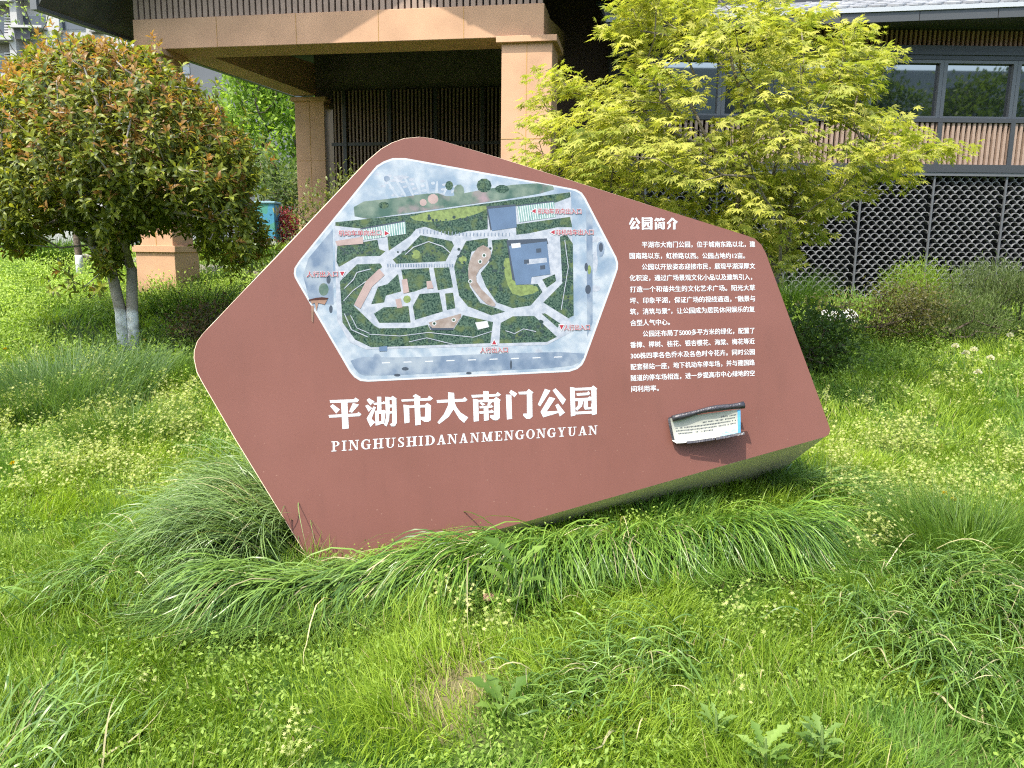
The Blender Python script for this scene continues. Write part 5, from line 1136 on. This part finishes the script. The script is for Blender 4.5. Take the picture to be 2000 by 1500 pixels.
def build_small():
    p = ground_hit(955, 1190); m = MB(); R = Matrix.Rotation(R_(20), 3, 'Z')
    V = [(-.035, -.02, 0), (.03, -.026, 0), (.036, .015, 0), (-.02, .024, 0), (-.033, -.018, .012), (.028, -.024, .012), (.034, .013, .013), (-.018, .022, .012)]
    m.hexa([tuple(R @ Vector(v)) for v in V]); o = m.build("tile_fragment", mat("pink_terracotta", (.30, .16, .12), .8, .2, 0, .15, 30), None, bevel=.003); o.location = (p[0], p[1], p[2] + .05); o.rotation_euler = (R_(12), R_(5), 0)
    tag(o, "pink broken tile fragment lying in the long grass below the sign", "tile fragment")
    # whitewashed young trunk behind the evergreen
    q = atY(153, 490, 11.6); z = float(ground_z(q[0], 11.6)); T = thing("young_tree", "slim grey young trunk with a white painted band behind the evergreen", "tree", (q[0], 11.6, z))
    m = MB(); m.tube([(0, 0, -.1), (.0, 0, .35), (-.02, 0, .8), (-.05, 0, 1.5), (0, 0, 2.2)], [.055, .05, .045, .04, .025], 9); m.build("trunk", M['bark'], T, smooth=True)
    m = MB(); m.tube([(0, 0, -.05), (.0, 0, .3), (0, 0, .36)], [.0575, .0535, .0525], 9); m.build("painted_band", mat("whitewash", (.6, .6, .58), .9, .2, 0, .2, 20), T, smooth=True)
    rs = np.random.default_rng(2); n = 420; O = rs.normal(0, .35, (n, 3)) * np.array([1, 1, .8]) + np.array([0, 0, 2.1]); V, F, C = leaf_set(O, rs.normal(0, 1, (n, 3)), rs.normal(0, .5, (n, 3)) + np.array([0, 0, 1]), rs.uniform(.06, .1, n), OVAL_V, OVAL_F, np.tile((.05, .08, .02), (n, 1)) * rs.uniform(.6, 2, (n, 1)))
    link("crown", np_mesh("crown", V, F, M['gloss'], C), T)
    # painted utility cabinet
    q = atY(522, 430, 17.0); z = float(ground_z(q[0], 17)); T = thing("utility_cabinet", "blue painted utility cabinet with a cloud and meadow mural behind the evergreen", "cabinet", (q[0], 17, z))
    mm, nt, b = new_mat("mural_paint"); b.inputs["Specular IOR Level"].default_value = .2; tc = nt.nodes.new("ShaderNodeTexCoord"); n1 = nt.nodes.new("ShaderNodeTexNoise"); n1.inputs["Scale"].default_value = 3.2; n1.inputs["Detail"].default_value = 1.0
    r = nt.nodes.new("ShaderNodeValToRGB"); r.color_ramp.interpolation = 'CONSTANT'; e = r.color_ramp.elements; e[0].color = (.06, .22, .17, 1); e[1].position = .44; e[1].color = (.05, .20, .30, 1); a = e.new(.60); a.color = (.28, .27, .10, 1); a = e.new(.66); a.color = (.35, .37, .36, 1)
    nt.links.new(tc.outputs["Object"], n1.inputs["Vector"]); nt.links.new(n1.outputs[0], r.inputs[0]); nt.links.new(r.outputs[0], b.inputs["Base Color"])
    m = MB(); m.box(-.22, .22, -.2, .2, .12, .92); m.build("cabinet_body", mm, T, bevel=.01)
    m = MB(); m.box(-.25, .25, -.23, .23, .921, .97); m.build("lid", mat("cabinet_lid", (.14, .25, .28), .5, .4), T, bevel=.01)
    m = MB(); m.box(-.24, .24, -.22, .22, -.1, .119); m.build("base", mat("concrete", (.35, .34, .32), .9, .2), T)
    # slatted fence on a white kerb wall, far left
    x0 = float(atY(-260, 440, 15.5)[0]); x1 = float(atY(262, 440, 15.5)[0]); zt = float(atY(100, 446, 15.5)[2]); ztop = float(atY(100, 410, 15.5)[2])
    T = thing("low_wall", "low white kerb wall under the slatted fence, far left", "wall", (x0, 15.5, .95))
    m = MB(); m.box(0, x1 - x0, 0, .25, -.2, zt - .95); m.build("wall_body", mat("white_render", (.36, .355, .34), .85, .2, 0, .1, 3), T); 
    T = thing("slat_fence", "pale upright slats of the fence standing on the white kerb wall", "fence", (x0, 15.6, zt))
    m = MB(); x = .02
    while x < x1 - x0 - .05: m.box(x, x + .05, 0, .04, .02, ztop - zt + .12); x += .125
    m.build("slat", mat("pale_wood", (.30, .25, .215), .8, .2, 0, .15, 10), T)
    m = MB(); m.box(0, x1 - x0, .042, .08, .08, .13); m.box(0, x1 - x0, .042, .08, ztop - zt, ztop - zt + .05); m.build("rail", M['dark_metal'], T)
build_small()

# ---- far buildings
def build_far():
    Y = 60; T = thing("apartment_building", "white apartment block with balconies and louvred air conditioner bays, upper left", "building", (0, 0, 0))
    white = mat("white_facade", (.34, .33, .32), .8, .2, 0, .05, .4); grey = mat("grey_panel", (.18, .17, .165), .8, .2); dk = mat("window_dark", (.05, .055, .065), .15, .6); fr = mat("white_frame", (.34, .34, .34), .5, .3); rail = mat("black_rail", (.05, .05, .06), .5, .4)
    def b(m, x0, x1, y0, y1, d0, d1, mi=0):
        p = atY(x0, y1, Y); q = atY(x1, y0, Y); m.box(p[0], q[0], Y - d0, Y + d1, p[2], q[2], mi)
    m = MB(); b(m, -420, 305, -420, 470, 0, 12); m.build("wall", white, T)
    for fl in range(-3, 5):
        o = fl * 74
        m = MB(); b(m, -40, 35, 8 + o, 29 + o, -.0 + .02, .0); m.build("panel", grey, T)
        m = MB(); b(m, -60, 40, 76 + o, 84 + o, 1.1, 0); m.build("balcony_slab", white, T)
        m = MB(); b(m, -60, 40, 2 + o, 8 + o, .5, 0); m.build("lintel_slab", white, T)
        for (x0, x1, y0, y1) in ((-40, 15, 32, 76), (43, 96, 30, 58), (118, 165, 32, 60), (178, 215, 32, 58), (230, 270, 32, 58)):
            m = MB(); b(m, x0, x1, y0 + o, y1 + o, .04, 0); w = m.build("window", fr, T)
            n = 3; mm = MB()
            for k in range(n):
                xa = x0 + (x1 - x0) * k / n + 1; xb = x0 + (x1 - x0) * (k + 1) / n - 1; b(mm, xa, xb, y0 + o + 1.5, y1 + o - 1.5, .08, -.041)
            mm.build("pane", dk, w)
        for (x0, x1, y0, y1) in ((17, 40, 32, 74), (180, 202, 53, 66)):
            m = MB(); n = 8 if y1 - y0 > 20 else 5
            for k in range(n): yy = y0 + (y1 - y0) * k / n; b(m, x0, x1, yy + o, yy + o + (y1 - y0) / n * .5, .5, -.3)
            lv = m.build("louvre", white, T); m = MB(); b(m, x0, x1, y0 + o, y1 + o, .2, 0); m.build("louvre_recess", grey, lv)
        m = MB(); b(m, 38, 100, 58 + o, 62 + o, 1.2, 0); m.build("balcony_slab", white, T)
        m = MB()
        for k in range(14): xx = 44 + k * 2.1; b(m, xx, xx + .8, 63 + o, 82 + o, .9, -.85)
        b(m, 43, 74, 62.5 + o, 64 + o, .92, -.8); m.build("railing", rail, T)
        m = MB(); b(m, 36, 42, -10 + o, 64 + o, .8, 0); m.build("pier", white, T); m = MB(); b(m, 100, 118, -10 + o, 64 + o, .5, 0); m.build("pier", white, T)
    Y = 42; T = thing("grey_building", "plain blue grey building side seen between the evergreen and the portico beam", "building", (0, 0, 0))
    m = MB(); b(m, 392, 640, -140, 480, 0, 10); m.build("wall", mat("blue_grey_wall", (.10, .105, .115), .8, .2, 0, .08, .6), T)
    m = MB(); b(m, 330, 391, -140, 480, -.5, 8); m.build("stair_tower", mat("pale_grey_wall", (.24, .24, .25), .8, .2), T)
    m = MB()
    for k in range(6): b(m, 342, 362, 110 + k * 45, 140 + k * 45, -.45, .5)
    m.build("window", mat("far_window", (.12, .14, .17), .2, .5), T)
build_far()

# ---- what the windows mirror: an office block and trees across the street, behind the photographer
def build_opposite():
    T = thing("office_building", "dark grey flat roofed office block across the street, mirrored in the windows", "building", (6, -24, 0))
    m = MB(); m.box(-30, 34, -8, 0, 0, 11.75); m.build("wall", mat("dark_grey_facade", (.36, .37, .38), .8, .2), T)
    fr = mat("pale_sill", (.2, .2, .2), .7, .3); gl = mat("office_glass", (.02, .022, .026), .1, .5)
    for r in range(3):
        for k in range(10):
            x = -24 + k * 6.0; m = MB(); m.box(x, x + 2.4, .0, .06, 1.2 + r * 3.7, 3.4 + r * 3.7); w = m.build("window", gl, T)
            for q in range(3): mm = MB(); mm.box(x, x + 2.4, .061, .09, 1.70 + q * .55 + r * 3.7, 1.76 + q * .55 + r * 3.7); mm.build("glazing_bar", fr, w)
    for k, (x, y) in enumerate(((15.6, -13), (20.6, -14))):
        leafy("street_tree", ("street tree mirrored in the left pane", "street tree mirrored in the right hand pane")[k], "tree", (x, y), 2.0, 1.8, 2.7, 520, .25, (.05, .09, .02), (.14, .2, .05), 'kite', 3.9, 91 + k, 7, spread=.2, lumps=16, group="street trees behind the photographer")
build_opposite()
